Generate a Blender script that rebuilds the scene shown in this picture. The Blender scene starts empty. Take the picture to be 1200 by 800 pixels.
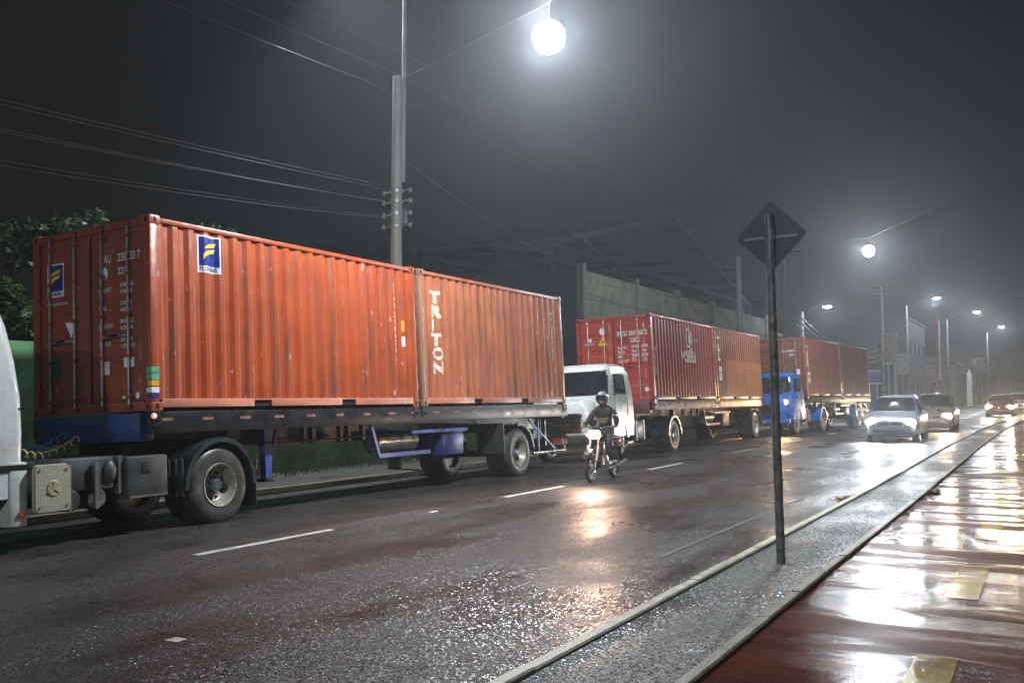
import bpy, bmesh, math, random
from mathutils import Vector, Matrix
random.seed(7)
PI = math.pi
sc = bpy.context.scene
C = sc.collection

# ---------------------------------------------------------------- camera
F_PX, YAW, PITCH, CAM_H = 1125.0, 0.508, 0.0561, 1.67
cam = bpy.data.cameras.new('camera'); camo = bpy.data.objects.new('camera', cam); C.objects.link(camo)
cam.sensor_width = 36.0; cam.lens = F_PX / 1200.0 * 36.0
cam.clip_start = 0.05; cam.clip_end = 3000
camo.location = (0, 0, CAM_H)
_d = Vector((math.cos(YAW) * math.cos(PITCH), math.sin(YAW) * math.cos(PITCH), math.sin(PITCH)))
camo.rotation_euler = _d.to_track_quat('-Z', 'Y').to_euler()
sc.camera = camo

# ---------------------------------------------------------------- night sky
w = bpy.data.worlds.new('World'); sc.world = w; w.use_nodes = True
nt = w.node_tree; nt.nodes.clear()
wo = nt.nodes.new('ShaderNodeOutputWorld'); bg = nt.nodes.new('ShaderNodeBackground')
sky = nt.nodes.new('ShaderNodeTexSky'); sky.sky_type = 'NISHITA'; sky.sun_disc = False
sky.sun_elevation = math.radians(8); sky.sun_rotation = math.radians(0); sky.dust_density = 4.0
hs = nt.nodes.new('ShaderNodeHueSaturation'); hs.inputs['Saturation'].default_value = 0.12
nt.links.new(sky.outputs[0], hs.inputs['Color']); nt.links.new(hs.outputs[0], bg.inputs[0])
bg.inputs[1].default_value = 0.0011
nt.links.new(bg.outputs[0], wo.inputs[0])

# ---------------------------------------------------------------- render / exposure
sc.view_settings.view_transform = 'Standard'; sc.view_settings.look = 'None'
sc.view_settings.exposure = 0.12; sc.view_settings.gamma = 1.0
cy = sc.cycles
cy.max_bounces = 5; cy.diffuse_bounces = 2; cy.glossy_bounces = 3; cy.transmission_bounces = 3
cy.volume_bounces = 0; cy.transparent_max_bounces = 6
cy.sample_clamp_direct = 0; cy.sample_clamp_indirect = 4.0
cy.use_denoising = True; cy.use_light_tree = True
cy.caustics_reflective = False; cy.caustics_refractive = False

LAMP_W = 5200.0          # one LED street lamp
HAZE_DENSITY = 0.0019

# ================================================================ helpers
def thing(name, label=None, cat=None, loc=(0, 0, 0), rot=(0, 0, 0), group=None, parent=None):
    o = bpy.data.objects.new(name, None); C.objects.link(o)
    o.empty_display_size = 0.2
    o.location = loc; o.rotation_euler = rot
    if label: o['label'] = label
    if cat: o['category'] = cat
    if group: o['group'] = group
    if parent: o.parent = parent
    return o
def tag(o, label=None, cat=None, group=None, kind=None):
    if label: o['label'] = label
    if cat: o['category'] = cat
    if group: o['group'] = group
    if kind: o['kind'] = kind
    return o
def copy_tree(o, parent=None):
    c = o.copy(); C.objects.link(c); c.parent = parent
    for ch in list(o.children): copy_tree(ch, c)
    return c

class MB:
    def __init__(s): s.v = []; s.f = []
    def add(s, vs, fs):
        n = len(s.v); s.v += [tuple(a) for a in vs]; s.f += [tuple(i + n for i in f) for f in fs]; return s
    def box(s, x0, x1, y0, y1, z0, z1):
        return s.add([(x0,y0,z0),(x1,y0,z0),(x1,y1,z0),(x0,y1,z0),(x0,y0,z1),(x1,y0,z1),(x1,y1,z1),(x0,y1,z1)],
                     [(0,3,2,1),(4,5,6,7),(0,1,5,4),(1,2,6,5),(2,3,7,6),(3,0,4,7)])
    def beam(s, p, q, a, b, up=(0,0,1)):
        p, q = Vector(p), Vector(q); d = (q - p).normalized(); u = Vector(up)
        if abs(d.dot(u)) > 0.95: u = Vector((1,0,0))
        r = d.cross(u).normalized() * a / 2; u = r.cross(d).normalized() * b / 2
        c = [p-r-u, p+r-u, p+r+u, p-r+u, q-r-u, q+r-u, q+r+u, q-r+u]
        return s.add(c, [(0,1,2,3),(7,6,5,4),(0,4,5,1),(1,5,6,2),(2,6,7,3),(3,7,4,0)])
    def tube(s, pts, r, n=8, r1=None, cap=True):
        pts = [Vector(p) for p in pts]; m = len(pts); rings = []
        u = None
        for i, p in enumerate(pts):
            d = (pts[min(i+1, m-1)] - pts[max(i-1, 0)]).normalized()
            if u is None:
                a = Vector((0,0,1)) if abs(d.z) < 0.9 else Vector((1,0,0))
                u = d.cross(a).normalized()
            u = (u - d * u.dot(d)).normalized(); v = d.cross(u)
            rr = r if r1 is None else r + (r1 - r) * i / max(1, m-1)
            rings.append([p + (u*math.cos(2*PI*k/n) + v*math.sin(2*PI*k/n))*rr for k in range(n)])
        return s.loft(rings, cap)
    def loft(s, rings, cap=True, closed=True):
        n = len(rings[0]); vs = [p for r in rings for p in r]; fs = []
        for i in range(len(rings)-1):
            for k in range(n if closed else n-1):
                a, b = i*n+k, i*n+(k+1) % n
                fs.append((a, b, b+n, a+n))
        if cap and closed:
            fs.append(tuple(range(n))[::-1]); fs.append(tuple(range((len(rings)-1)*n, len(rings)*n)))
        return s.add(vs, fs)
    def lathe(s, prof, o=(0,0,0), axis='y', n=32, closed=False):
        o = Vector(o); rings = []
        for r, a in prof:
            ring = []
            for k in range(n):
                t = 2*PI*k/n; c_, s_ = r*math.cos(t), r*math.sin(t)
                ring.append(o + (Vector((c_, a, s_)) if axis == 'y' else Vector((a, c_, s_)) if axis == 'x' else Vector((c_, s_, a))))
            rings.append(ring)
        if closed: rings.append(rings[0])
        return s.loft(rings, cap=not closed)
    def prism(s, poly, a0, a1, plane='xz'):
        def P(u, v, a): return (u, a, v) if plane == 'xz' else (a, u, v) if plane == 'yz' else (u, v, a)
        n = len(poly); vs = [P(u, v, a0) for u, v in poly] + [P(u, v, a1) for u, v in poly]
        fs = [tuple(range(n)), tuple(range(2*n-1, n-1, -1))] + [(k, k+n, (k+1) % n+n, (k+1) % n) for k in range(n)]
        return s.add(vs, fs)
    def sphere(s, o, r, n=12, m=8, sz=(1,1,1)):
        o = Vector(o); rings = []
        for i in range(m+1):
            a = -PI/2 + PI*i/m; rr = max(0.001, math.cos(a))
            rings.append([o + Vector((r*rr*math.cos(2*PI*k/n)*sz[0], r*rr*math.sin(2*PI*k/n)*sz[1], r*math.sin(a)*sz[2])) for k in range(n)])
        return s.loft(rings)
    def build(s, name, mat, parent=None, smooth=False, bevel=0, loc=None, angle=35):
        me = bpy.data.meshes.new(name); me.from_pydata(s.v, [], s.f)
        bm = bmesh.new(); bm.from_mesh(me)
        bmesh.ops.recalc_face_normals(bm, faces=bm.faces)
        if bevel:
            ed = [e for e in bm.edges if len(e.link_faces) == 2 and e.calc_face_angle(0) > 0.6]
            bmesh.ops.bevel(bm, geom=ed, offset=bevel, segments=2, affect='EDGES', profile=0.5, clamp_overlap=True)
        bm.to_mesh(me); bm.free()
        if smooth or bevel:
            me.set_sharp_from_angle(angle=math.radians(angle)) if hasattr(me, 'set_sharp_from_angle') else None
            for p in me.polygons: p.use_smooth = True
        me.materials.append(mat)
        o = bpy.data.objects.new(name, me); C.objects.link(o)
        if parent: o.parent = parent
        if loc: o.location = loc
        return o

def text_geo(txt, size, fat=0.0):
    cu = bpy.data.curves.new('t', 'FONT'); cu.body = txt; cu.size = size; cu.align_x = 'LEFT'; cu.resolution_u = 2; cu.offset = fat
    ob = bpy.data.objects.new('t', cu); me = bpy.data.meshes.new_from_object(ob)
    vs = [(v.co.x, v.co.y) for v in me.vertices]; fs = [tuple(p.vertices) for p in me.polygons]
    bpy.data.objects.remove(ob); bpy.data.meshes.remove(me); bpy.data.curves.remove(cu)
    return vs, fs
def bold(txt, size, sx=1.0, fat=0.0):
    vs, fs = text_geo(txt, size, fat)
    return [(x*sx, y) for x, y in vs], fs

# ---------------------------------------------------------------- materials
def newmat(name):
    m = bpy.data.materials.new(name); m.use_nodes = True
    n = m.node_tree.nodes; b = n['Principled BSDF']
    return m, m.node_tree, n, b, m.node_tree.links
def ramp(n, pts):
    r = n.new('ShaderNodeValToRGB'); e = r.color_ramp.elements
    while len(e) < len(pts): e.new(0.5)
    for i, (p, c) in enumerate(pts):
        e[i].position = p; e[i].color = (c[0], c[1], c[2], 1) if not isinstance(c, (int, float)) else (c, c, c, 1)
    return r
def noise(n, l, co, scale, detail=4, rough=0.55, mapscale=None):
    t = n.new('ShaderNodeTexNoise'); t.inputs['Scale'].default_value = scale
    t.inputs['Detail'].default_value = detail; t.inputs['Roughness'].default_value = rough
    if mapscale:
        mp = n.new('ShaderNodeMapping'); mp.inputs['Scale'].default_value = mapscale
        l.new(co, mp.inputs[0]); co = mp.outputs[0]
    l.new(co, t.inputs['Vector']); return t
def mix(n, l, f, a, b):
    m = n.new('ShaderNodeMix'); m.data_type = 'RGBA'
    for s, v in ((0, f), (6, a), (7, b)):
        if hasattr(v, 'links'): l.new(v, m.inputs[s])
        elif isinstance(v, (int, float)): m.inputs[s].default_value = v
        else: m.inputs[s].default_value = (v[0], v[1], v[2], 1)
    return m.outputs[2]
def pm(name, col, rough=0.5, metal=0.0, var=0.25, scale=3.0, bump=0.0, bscale=60, dirt=None, dscale=2.0, coat=0.0, mapscale=None):
    """plain worn surface: two scales of noise in colour and gloss"""
    m, t, n, b, l = newmat(name)
    co = n.new('ShaderNodeTexCoord').outputs['Object']
    nz = noise(n, l, co, scale, 6, 0.6, mapscale)
    r = ramp(n, [(0.3, tuple(c*(1-var) for c in col)), (0.7, tuple(min(1, c*(1+var)) for c in col))])
    l.new(nz.outputs['Fac'], r.inputs[0]); colout = r.outputs[0]
    if dirt:
        n2 = noise(n, l, co, dscale, 8, 0.65, mapscale)
        r2 = ramp(n, [(0.48, 0), (0.66, 0.85)]); l.new(n2.outputs['Fac'], r2.inputs[0])
        colout = mix(n, l, r2.outputs[0], colout, dirt)
    l.new(colout, b.inputs['Base Color'])
    rr = ramp(n, [(0.3, max(0.02, rough-0.12)), (0.7, min(1, rough+0.12))]); l.new(nz.outputs['Fac'], rr.inputs[0])
    l.new(rr.outputs[0], b.inputs['Roughness'])
    b.inputs['Metallic'].default_value = metal
    if coat: b.inputs['Coat Weight'].default_value = coat; b.inputs['Coat Roughness'].default_value = 0.12
    if bump:
        nb = noise(n, l, co, bscale, 3, 0.6); bp = n.new('ShaderNodeBump'); bp.inputs['Strength'].default_value = bump
        bp.inputs['Distance'].default_value = 0.01
        l.new(nb.outputs['Fac'], bp.inputs['Height']); l.new(bp.outputs[0], b.inputs['Normal'])
    return m
def em(name, col, strength):
    m, t, n, b, l = newmat(name)
    b.inputs['Base Color'].default_value = (0.8, 0.8, 0.8, 1)
    b.inputs['Emission Color'].default_value = (*col, 1); b.inputs['Emission Strength'].default_value = strength
    return m
def container_paint(name, col, rust=(0.10, 0.035, 0.02), scratch=(0.55, 0.40, 0.34), patch=None, wear=0.5):
    m, t, n, b, l = newmat(name)
    tc = n.new('ShaderNodeTexCoord'); co = tc.outputs['Object']
    big = noise(n, l, co, 1.1, 5, 0.6)
    r = ramp(n, [(0.3, tuple(c*0.80 for c in col)), (0.7, tuple(c*1.15 for c in col))]); l.new(big.outputs['Fac'], r.inputs[0])
    c0 = r.outputs[0]
    if patch:                                  # a sheet once repainted in another brown
        sp = n.new('ShaderNodeSeparateXYZ'); l.new(co, sp.inputs[0])
        g = n.new('ShaderNodeMath'); g.operation = 'GREATER_THAN'; g.inputs[1].default_value = patch[0]; l.new(sp.outputs[0], g.inputs[0])
        h = n.new('ShaderNodeMath'); h.operation = 'LESS_THAN'; h.inputs[1].default_value = patch[1]; l.new(sp.outputs[2], h.inputs[0])
        k = n.new('ShaderNodeMath'); k.operation = 'MULTIPLY'; l.new(g.outputs[0], k.inputs[0]); l.new(h.outputs[0], k.inputs[1])
        c0 = mix(n, l, k.outputs[0], c0, patch[2])
    st = noise(n, l, co, 5.0, 6, 0.65, (1.0, 1.0, 0.12))
    rs = ramp(n, [(0.52, 0), (0.70, wear)]); l.new(st.outputs['Fac'], rs.inputs[0])
    c1 = mix(n, l, rs.outputs[0], c0, rust)
    sn = noise(n, l, co, 16.0, 5, 0.7, (1.0, 1.0, 0.30))
    rn = ramp(n, [(0.645, 0), (0.675, 0.9)]); l.new(sn.outputs['Fac'], rn.inputs[0])
    c2 = mix(n, l, rn.outputs[0], c1, scratch)
    l.new(c2, b.inputs['Base Color'])
    rr = ramp(n, [(0.3, 0.26), (0.7, 0.48)]); l.new(st.outputs['Fac'], rr.inputs[0]); l.new(rr.outputs[0], b.inputs['Roughness'])
    nb = noise(n, l, co, 3.2, 4, 0.55); bp = n.new('ShaderNodeBump'); bp.inputs['Strength'].default_value = 0.5; bp.inputs['Distance'].default_value = 0.035
    l.new(nb.outputs['Fac'], bp.inputs['Height']); l.new(bp.outputs[0], b.inputs['Normal'])
    return m

M = {}
M['orange'] = container_paint('orange_container_paint', (0.37, 0.066, 0.018), wear=0.75)
M['orange_old'] = container_paint('faded_orange_container_paint', (0.45, 0.135, 0.060), wear=0.7, scratch=(0.6,0.45,0.36))
M['salmon'] = container_paint('salmon_rail_lit_paint', (0.55, 0.20, 0.13), wear=0.25)  # cleaner, pinker orange; light bounced from the road is put into the colour
M['doorred'] = container_paint('dark_red_door_paint', (0.26, 0.050, 0.030), wear=0.35)
M['red'] = container_paint('red_container_paint', (0.38, 0.046, 0.034), wear=0.45)
M['red_bright'] = container_paint('bright_red_door_paint', (0.50, 0.060, 0.040), wear=0.3)
M['brown'] = container_paint('brown_container_paint', (0.21, 0.066, 0.034), patch=(1.25, 1.45, (0.33, 0.125, 0.045)), wear=0.3)
M['rust'] = container_paint('rust_brown_container_paint', (0.25, 0.072, 0.046), wear=0.6)
M['postgrey'] = container_paint('bleached_post_paint', (0.30, 0.15, 0.10), wear=0.6)
M['letter'] = pm('worn_white_lettering', (0.72, 0.66, 0.55), 0.5, var=0.2, scale=9, dirt=(0.42, 0.2, 0.12), dscale=14)
M['letter_small'] = pm('small_white_lettering', (0.62, 0.60, 0.58), 0.5)
M['white_sticker'] = pm('white_sticker', (0.75, 0.75, 0.75), 0.4)
M['blue_sticker'] = pm('blue_sticker', (0.012, 0.025, 0.22), 0.35, var=0.1)
M['yellow_sticker'] = pm('yellow_sticker', (0.80, 0.55, 0.03), 0.4, var=0.1)
M['amber_sticker'] = pm('amber_sticker', (0.75, 0.33, 0.02), 0.4, var=0.1)
M['green_sticker'] = pm('green_sticker', (0.10, 0.42, 0.25), 0.4)
M['steel'] = pm('galvanised_steel', (0.42, 0.41, 0.38), 0.38, 0.7, dirt=(0.16, 0.10, 0.07), dscale=6)
M['casting'] = pm('corner_casting_steel', (0.22, 0.10, 0.07), 0.5, 0.2, dirt=(0.06, 0.04, 0.03), dscale=8)
M['black'] = pm('black_rubber', (0.012, 0.012, 0.012), 0.55)
M['dark'] = pm('dark_metal', (0.022, 0.022, 0.024), 0.42, 0.3, dirt=(0.05, 0.04, 0.03))
M['void'] = pm('dark_opening', (0.006, 0.006, 0.006), 0.9)
M['tyre'] = pm('wet_tyre_rubber', (0.045, 0.043, 0.040), 0.42, var=0.3, scale=6, dirt=(0.11, 0.10, 0.09), dscale=4)
M['tread'] = M['tyre']
M['rim'] = pm('dirty_steel_rim', (0.36, 0.34, 0.29), 0.45, 0.25, var=0.35, scale=8, dirt=(0.13, 0.09, 0.06), dscale=7)
M['rim_white'] = pm('white_painted_rim', (0.62, 0.56, 0.50), 0.45, 0.0, var=0.25, scale=8, dirt=(0.22, 0.16, 0.12), dscale=6)
M['hub'] = pm('hub_grey', (0.16, 0.18, 0.20), 0.4, 0.5)
M['chassis_blue'] = pm('dark_blue_chassis_paint', (0.020, 0.045, 0.20), 0.35, 0.1, var=0.35, dirt=(0.03, 0.03, 0.035))
M['leg_blue'] = pm('blue_landing_leg_paint', (0.045, 0.09, 0.34), 0.35, 0.1, var=0.25, dirt=(0.05, 0.05, 0.07), dscale=5)
M['chassis_dark'] = pm('near_black_chassis_paint', (0.018, 0.018, 0.024), 0.38, 0.2, dirt=(0.045, 0.04, 0.035))
M['chassis_red'] = pm('red_brown_chassis_paint', (0.14, 0.045, 0.035), 0.45, 0.1, dirt=(0.05, 0.03, 0.025))
M['reflector'] = pm('red_white_reflective_tape', (0.26, 0.14, 0.11), 0.3, var=0.3, scale=14)
M['mudguard'] = pm('black_plastic_mudguard', (0.030, 0.036, 0.038), 0.28, var=0.4)
M['boxgrey'] = pm('grey_battery_box', (0.075, 0.080, 0.082), 0.45, 0.2, dirt=(0.03, 0.03, 0.03))
M['white_paint'] = pm('white_cab_paint', (0.66, 0.70, 0.68), 0.30, var=0.06, dirt=(0.42, 0.42, 0.40), dscale=3, coat=0.4)
M['blue_paint'] = pm('bright_blue_cab_paint', (0.014, 0.12, 0.46), 0.30, var=0.15, coat=0.5)
M['glass'] = pm('dark_cab_glass', (0.010, 0.014, 0.018), 0.06, var=0.2)
M['chrome'] = pm('chrome', (0.6, 0.6, 0.6), 0.15, 1.0)
M['hose_blue'] = pm('blue_air_hose', (0.03, 0.12, 0.45), 0.35)
M['hose_yellow'] = pm('yellow_air_hose', (0.55, 0.45, 0.12), 0.35)
M['amber_lens'] = em('amber_marker_lens', (1.0, 0.38, 0.03), 0.5)
M['red_lens'] = pm('red_round_lens', (0.35, 0.05, 0.03), 0.25)
M['tank'] = pm('aluminium_tank', (0.45, 0.44, 0.40), 0.28, 0.8, dirt=(0.15, 0.13, 0.11))
M['lamp_lens'] = em('lit_lamp_lens', (0.90, 0.97, 1.0), 60)
M['head_cold'] = em('cold_headlight_lens', (0.90, 0.93, 1.0), 260)
M['head_warm'] = em('warm_headlight_lens', (1.0, 0.64, 0.42), 150)
M['head_amber'] = em('amber_headlight_lens', (1.0, 0.36, 0.06), 5)
M['pole'] = pm('weathered_concrete_pole', (0.15, 0.145, 0.13), 0.6, var=0.3, scale=4, bump=0.4, bscale=40, dirt=(0.12, 0.12, 0.10))
M['galv'] = pm('galvanised_tube', (0.20, 0.20, 0.20), 0.45, 0.5, dirt=(0.2, 0.18, 0.15))
M['signback'] = pm('dull_sign_back', (0.060, 0.064, 0.068), 0.5, 0.4, var=0.2)
M['signface'] = pm('yellow_sign_face', (0.75, 0.48, 0.02), 0.35)
M['signpost'] = pm('dull_steel_post', (0.26, 0.265, 0.25), 0.45, 0.2, var=0.4, scale=10, dirt=(0.05, 0.045, 0.04), dscale=8)
M['cable'] = pm('black_cable', (0.022, 0.022, 0.022), 0.6)
M['wallgreen'] = pm('green_painted_wall', (0.11, 0.28, 0.12), 0.6, var=0.35, scale=1.5, bump=0.4, bscale=20, dirt=(0.05, 0.08, 0.04), dscale=1.6)
M['wallgrey'] = pm('mouldy_concrete_wall', (0.17, 0.18, 0.135), 0.75, var=0.25, scale=0.9, bump=0.3, bscale=12, dirt=(0.05, 0.055, 0.045), dscale=1.3)
M['postgrey2'] = pm('grey_concrete_post', (0.12, 0.125, 0.115), 0.7, var=0.3)
M['steeldark'] = pm('dark_structural_steel', (0.010, 0.010, 0.011), 0.9, 0.0)
M['darksheet'] = pm('dark_backdrop_sheet', (0.014, 0.014, 0.015), 0.9)
M['build_dark'] = pm('dark_plaster', (0.05, 0.05, 0.05), 0.8, dirt=(0.05, 0.05, 0.05))
M['build_warm'] = pm('warm_plaster', (0.14, 0.105, 0.085), 0.8, dirt=(0.12, 0.09, 0.08))
M['board_beige'] = pm('beige_sign_panel', (0.45, 0.38, 0.26), 0.5)
M['board_white'] = pm('white_sign_panel', (0.66, 0.66, 0.68), 0.45)
M['board_blue'] = pm('blue_board', (0.03, 0.06, 0.32), 0.45)
M['pole_red'] = pm('red_pole_paint', (0.35, 0.07, 0.05), 0.5)
M['bark'] = pm('bark', (0.06, 0.045, 0.03), 0.9, bump=0.5)
M['leaf'] = pm('leaf_green', (0.045, 0.085, 0.02), 0.5, var=0.5, scale=1.2)
M['leaf_dark'] = pm('dark_leaf_green', (0.025, 0.055, 0.018), 0.5, var=0.5, scale=1.2)
M['leaf_brown'] = pm('brownish_leaf', (0.085, 0.075, 0.045), 0.6, var=0.4)
M['grass'] = pm('verge_grass', (0.035, 0.075, 0.02), 0.7, var=0.5, scale=4)
M['car_silver'] = pm('silver_car_paint', (0.30, 0.31, 0.36), 0.35, 0.1, var=0.06, coat=0.6)
M['car_grey'] = pm('grey_car_paint', (0.30, 0.29, 0.28), 0.3, 0.3, var=0.06, coat=0.6)
M['car_red'] = pm('red_car_paint', (0.40, 0.06, 0.04), 0.3, 0.1, var=0.06, coat=0.6)
M['car_white'] = pm('white_car_paint', (0.65, 0.65, 0.66), 0.3, 0.0, var=0.05, coat=0.6)
M['plate'] = pm('number_plate', (0.35, 0.35, 0.36), 0.4)
M['cloth_black'] = pm('wet_black_jacket', (0.010, 0.0105, 0.012), 0.75, var=0.4, scale=9)
M['cloth_khaki'] = pm('olive_yellow_cloth', (0.20, 0.17, 0.07), 0.7)
M['jeans'] = pm('dark_jeans', (0.022, 0.026, 0.036), 0.7, var=0.3)
M['shoe'] = pm('pale_shoe', (0.55, 0.42, 0.42), 0.6)
M['skin'] = pm('skin', (0.30, 0.17, 0.11), 0.5, var=0.08)
M['helmet'] = pm('grey_helmet', (0.20, 0.20, 0.20), 0.25, coat=0.5)
M['moto_black'] = pm('black_motorcycle_paint', (0.015, 0.015, 0.017), 0.3, coat=0.5)
M['moto_silver'] = pm('silver_motorcycle_metal', (0.35, 0.34, 0.33), 0.35, 0.6)
M['moto_white'] = pm('pale_fork_guard', (0.5, 0.5, 0.48), 0.45)
M['line_white'] = pm('worn_white_road_paint', (0.62, 0.62, 0.56), 0.5, var=0.15, scale=6, dirt=(0.3, 0.29, 0.26), dscale=7)
M['line_faint'] = pm('almost_gone_road_paint', (0.15, 0.147, 0.14), 0.5, var=0.35, scale=5, dirt=(0.035, 0.034, 0.032), dscale=5)
M['line_yellow'] = pm('worn_yellow_path_paint', (0.32, 0.20, 0.006), 0.62, var=0.25, scale=6, dirt=(0.10, 0.055, 0.02), dscale=7)
M['kerb'] = pm('pale_concrete_kerb', (0.58, 0.54, 0.42), 0.5, var=0.2, scale=5, bump=0.5, bscale=50, dirt=(0.26, 0.23, 0.17), dscale=6)
M['kerb_dirty'] = pm('mossy_concrete_kerb', (0.24, 0.215, 0.15), 0.5, var=0.3, scale=5, bump=0.7, bscale=40, dirt=(0.10, 0.08, 0.05), dscale=6)
M['debris'] = pm('wet_brown_rubble', (0.26, 0.13, 0.05), 0.5, var=0.5, scale=20)

def guard_mat():
    m, t, n, b, l = newmat('perforated_cream_guard'); co = n.new('ShaderNodeTexCoord').outputs['Object']
    v = n.new('ShaderNodeTexVoronoi'); v.inputs['Scale'].default_value = 46; v.inputs['Randomness'].default_value = 0.15; l.new(co, v.inputs['Vector'])
    r = ramp(n, [(0.30, (0.10, 0.09, 0.06)), (0.42, (0.50, 0.47, 0.36))]); l.new(v.outputs['Distance'], r.inputs[0]); l.new(r.outputs[0], b.inputs['Base Color'])
    b.inputs['Roughness'].default_value = 0.45; return m
M['guard'] = guard_mat()

def asphalt(name, ca, cb, r0, r1, bump, gscale=75, big=0.35):
    m, t, n, b, l = newmat(name); co = n.new('ShaderNodeTexCoord').outputs['Object']
    n1 = noise(n, l, co, big, 7, 0.62, (0.55, 1.6, 1)); r = ramp(n, [(0.35, ca), (0.65, cb)]); l.new(n1.outputs['Fac'], r.inputs[0])
    n2 = noise(n, l, co, gscale, 3, 0.7); r2 = ramp(n, [(0.30, (0.45,)*3), (0.72, (1.7,)*3)]); l.new(n2.outputs['Fac'], r2.inputs[0])
    mm = n.new('ShaderNodeMix'); mm.data_type = 'RGBA'; mm.blend_type = 'MULTIPLY'; mm.inputs[0].default_value = 1
    l.new(r.outputs[0], mm.inputs[6]); l.new(r2.outputs[0], mm.inputs[7]); 
    dn = noise(n, l, co, 1.5, 3, 0.6); dm = n.new('ShaderNodeVectorMath'); dm.operation = 'SCALE'; dm.inputs['Scale'].default_value = 1.1; l.new(dn.outputs['Color'], dm.inputs[0])
    da = n.new('ShaderNodeVectorMath'); da.operation = 'ADD'; l.new(co, da.inputs[0]); l.new(dm.outputs[0], da.inputs[1])
    vc = n.new('ShaderNodeTexVoronoi'); vc.feature = 'DISTANCE_TO_EDGE'; vc.inputs['Scale'].default_value = 0.33; l.new(da.outputs[0], vc.inputs['Vector'])
    rc = ramp(n, [(0.003, 0.25), (0.008, 1.0)]); l.new(vc.outputs['Distance'], rc.inputs[0])
    mc = n.new('ShaderNodeMix'); mc.data_type = 'RGBA'; mc.blend_type = 'MULTIPLY'; mc.inputs[0].default_value = 1
    l.new(mm.outputs[2], mc.inputs[6]); l.new(rc.outputs[0], mc.inputs[7]); l.new(mc.outputs[2], b.inputs['Base Color'])
    n3 = noise(n, l, co, 0.7, 6, 0.6, (0.5, 1.3, 1)); r3 = ramp(n, [(0.40, r0), (0.60, r1)]); l.new(r3.outputs[0], b.inputs['Roughness'])
    sy = n.new('ShaderNodeSeparateXYZ'); l.new(co, sy.inputs[0])
    wv = n.new('ShaderNodeMath'); wv.operation = 'MULTIPLY'; wv.inputs[1].default_value = 2*PI/1.75; l.new(sy.outputs[1], wv.inputs[0])
    ws = n.new('ShaderNodeMath'); ws.operation = 'SINE'; l.new(wv.outputs[0], ws.inputs[0])
    wm = n.new('ShaderNodeMath'); wm.operation = 'MULTIPLY_ADD'; wm.inputs[1].default_value = 0.055; l.new(ws.outputs[0], wm.inputs[0]); l.new(n3.outputs['Fac'], wm.inputs[2])
    l.new(wm.outputs[0], r3.inputs[0])
    v = n.new('ShaderNodeTexVoronoi'); v.inputs['Scale'].default_value = gscale; l.new(co, v.inputs['Vector'])
    nb = noise(n, l, co, 1.3, 4, 0.5, (0.6, 1.5, 1)); b2 = n.new('ShaderNodeBump'); b2.inputs['Strength'].default_value = 0.12; b2.inputs['Distance'].default_value = 0.05
    l.new(nb.outputs['Fac'], b2.inputs['Height'])
    # each stone of the aggregate lies at its own tilt under the water film
    sb = n.new('ShaderNodeVectorMath'); sb.operation = 'SUBTRACT'; l.new(v.outputs['Color'], sb.inputs[0]); sb.inputs[1].default_value = (0.5, 0.5, 0.5)
    sk = n.new('ShaderNodeVectorMath'); sk.operation = 'SCALE'; l.new(sb.outputs[0], sk.inputs[0])
    rk = n.new('ShaderNodeMath'); rk.operation = 'MULTIPLY'; rk.inputs[1].default_value = bump; l.new(r3.outputs[0], rk.inputs[0]); l.new(rk.outputs[0], sk.inputs['Scale'])
    ad = n.new('ShaderNodeVectorMath'); ad.operation = 'ADD'; l.new(b2.outputs[0], ad.inputs[0]); l.new(sk.outputs[0], ad.inputs[1])
    nn = n.new('ShaderNodeVectorMath'); nn.operation = 'NORMALIZE'; l.new(ad.outputs[0], nn.inputs[0]); l.new(nn.outputs[0], b.inputs['Normal'])
    b.inputs['IOR'].default_value = 1.33; b.inputs['Specular IOR Level'].default_value = 0.85
    return m
M['asphalt'] = asphalt('wet_asphalt', (0.033, 0.032, 0.030), (0.062, 0.052, 0.046), 0.26, 0.52, 2.1, 90)
M['median'] = asphalt('wet_worn_concrete', (0.045, 0.047, 0.044), (0.085, 0.086, 0.080), 0.28, 0.54, 2.1, 85, 1.2)
M['sidewalk'] = asphalt('dirty_sidewalk', (0.05, 0.05, 0.045), (0.09, 0.085, 0.075), 0.4, 0.6, 0.4)
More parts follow.
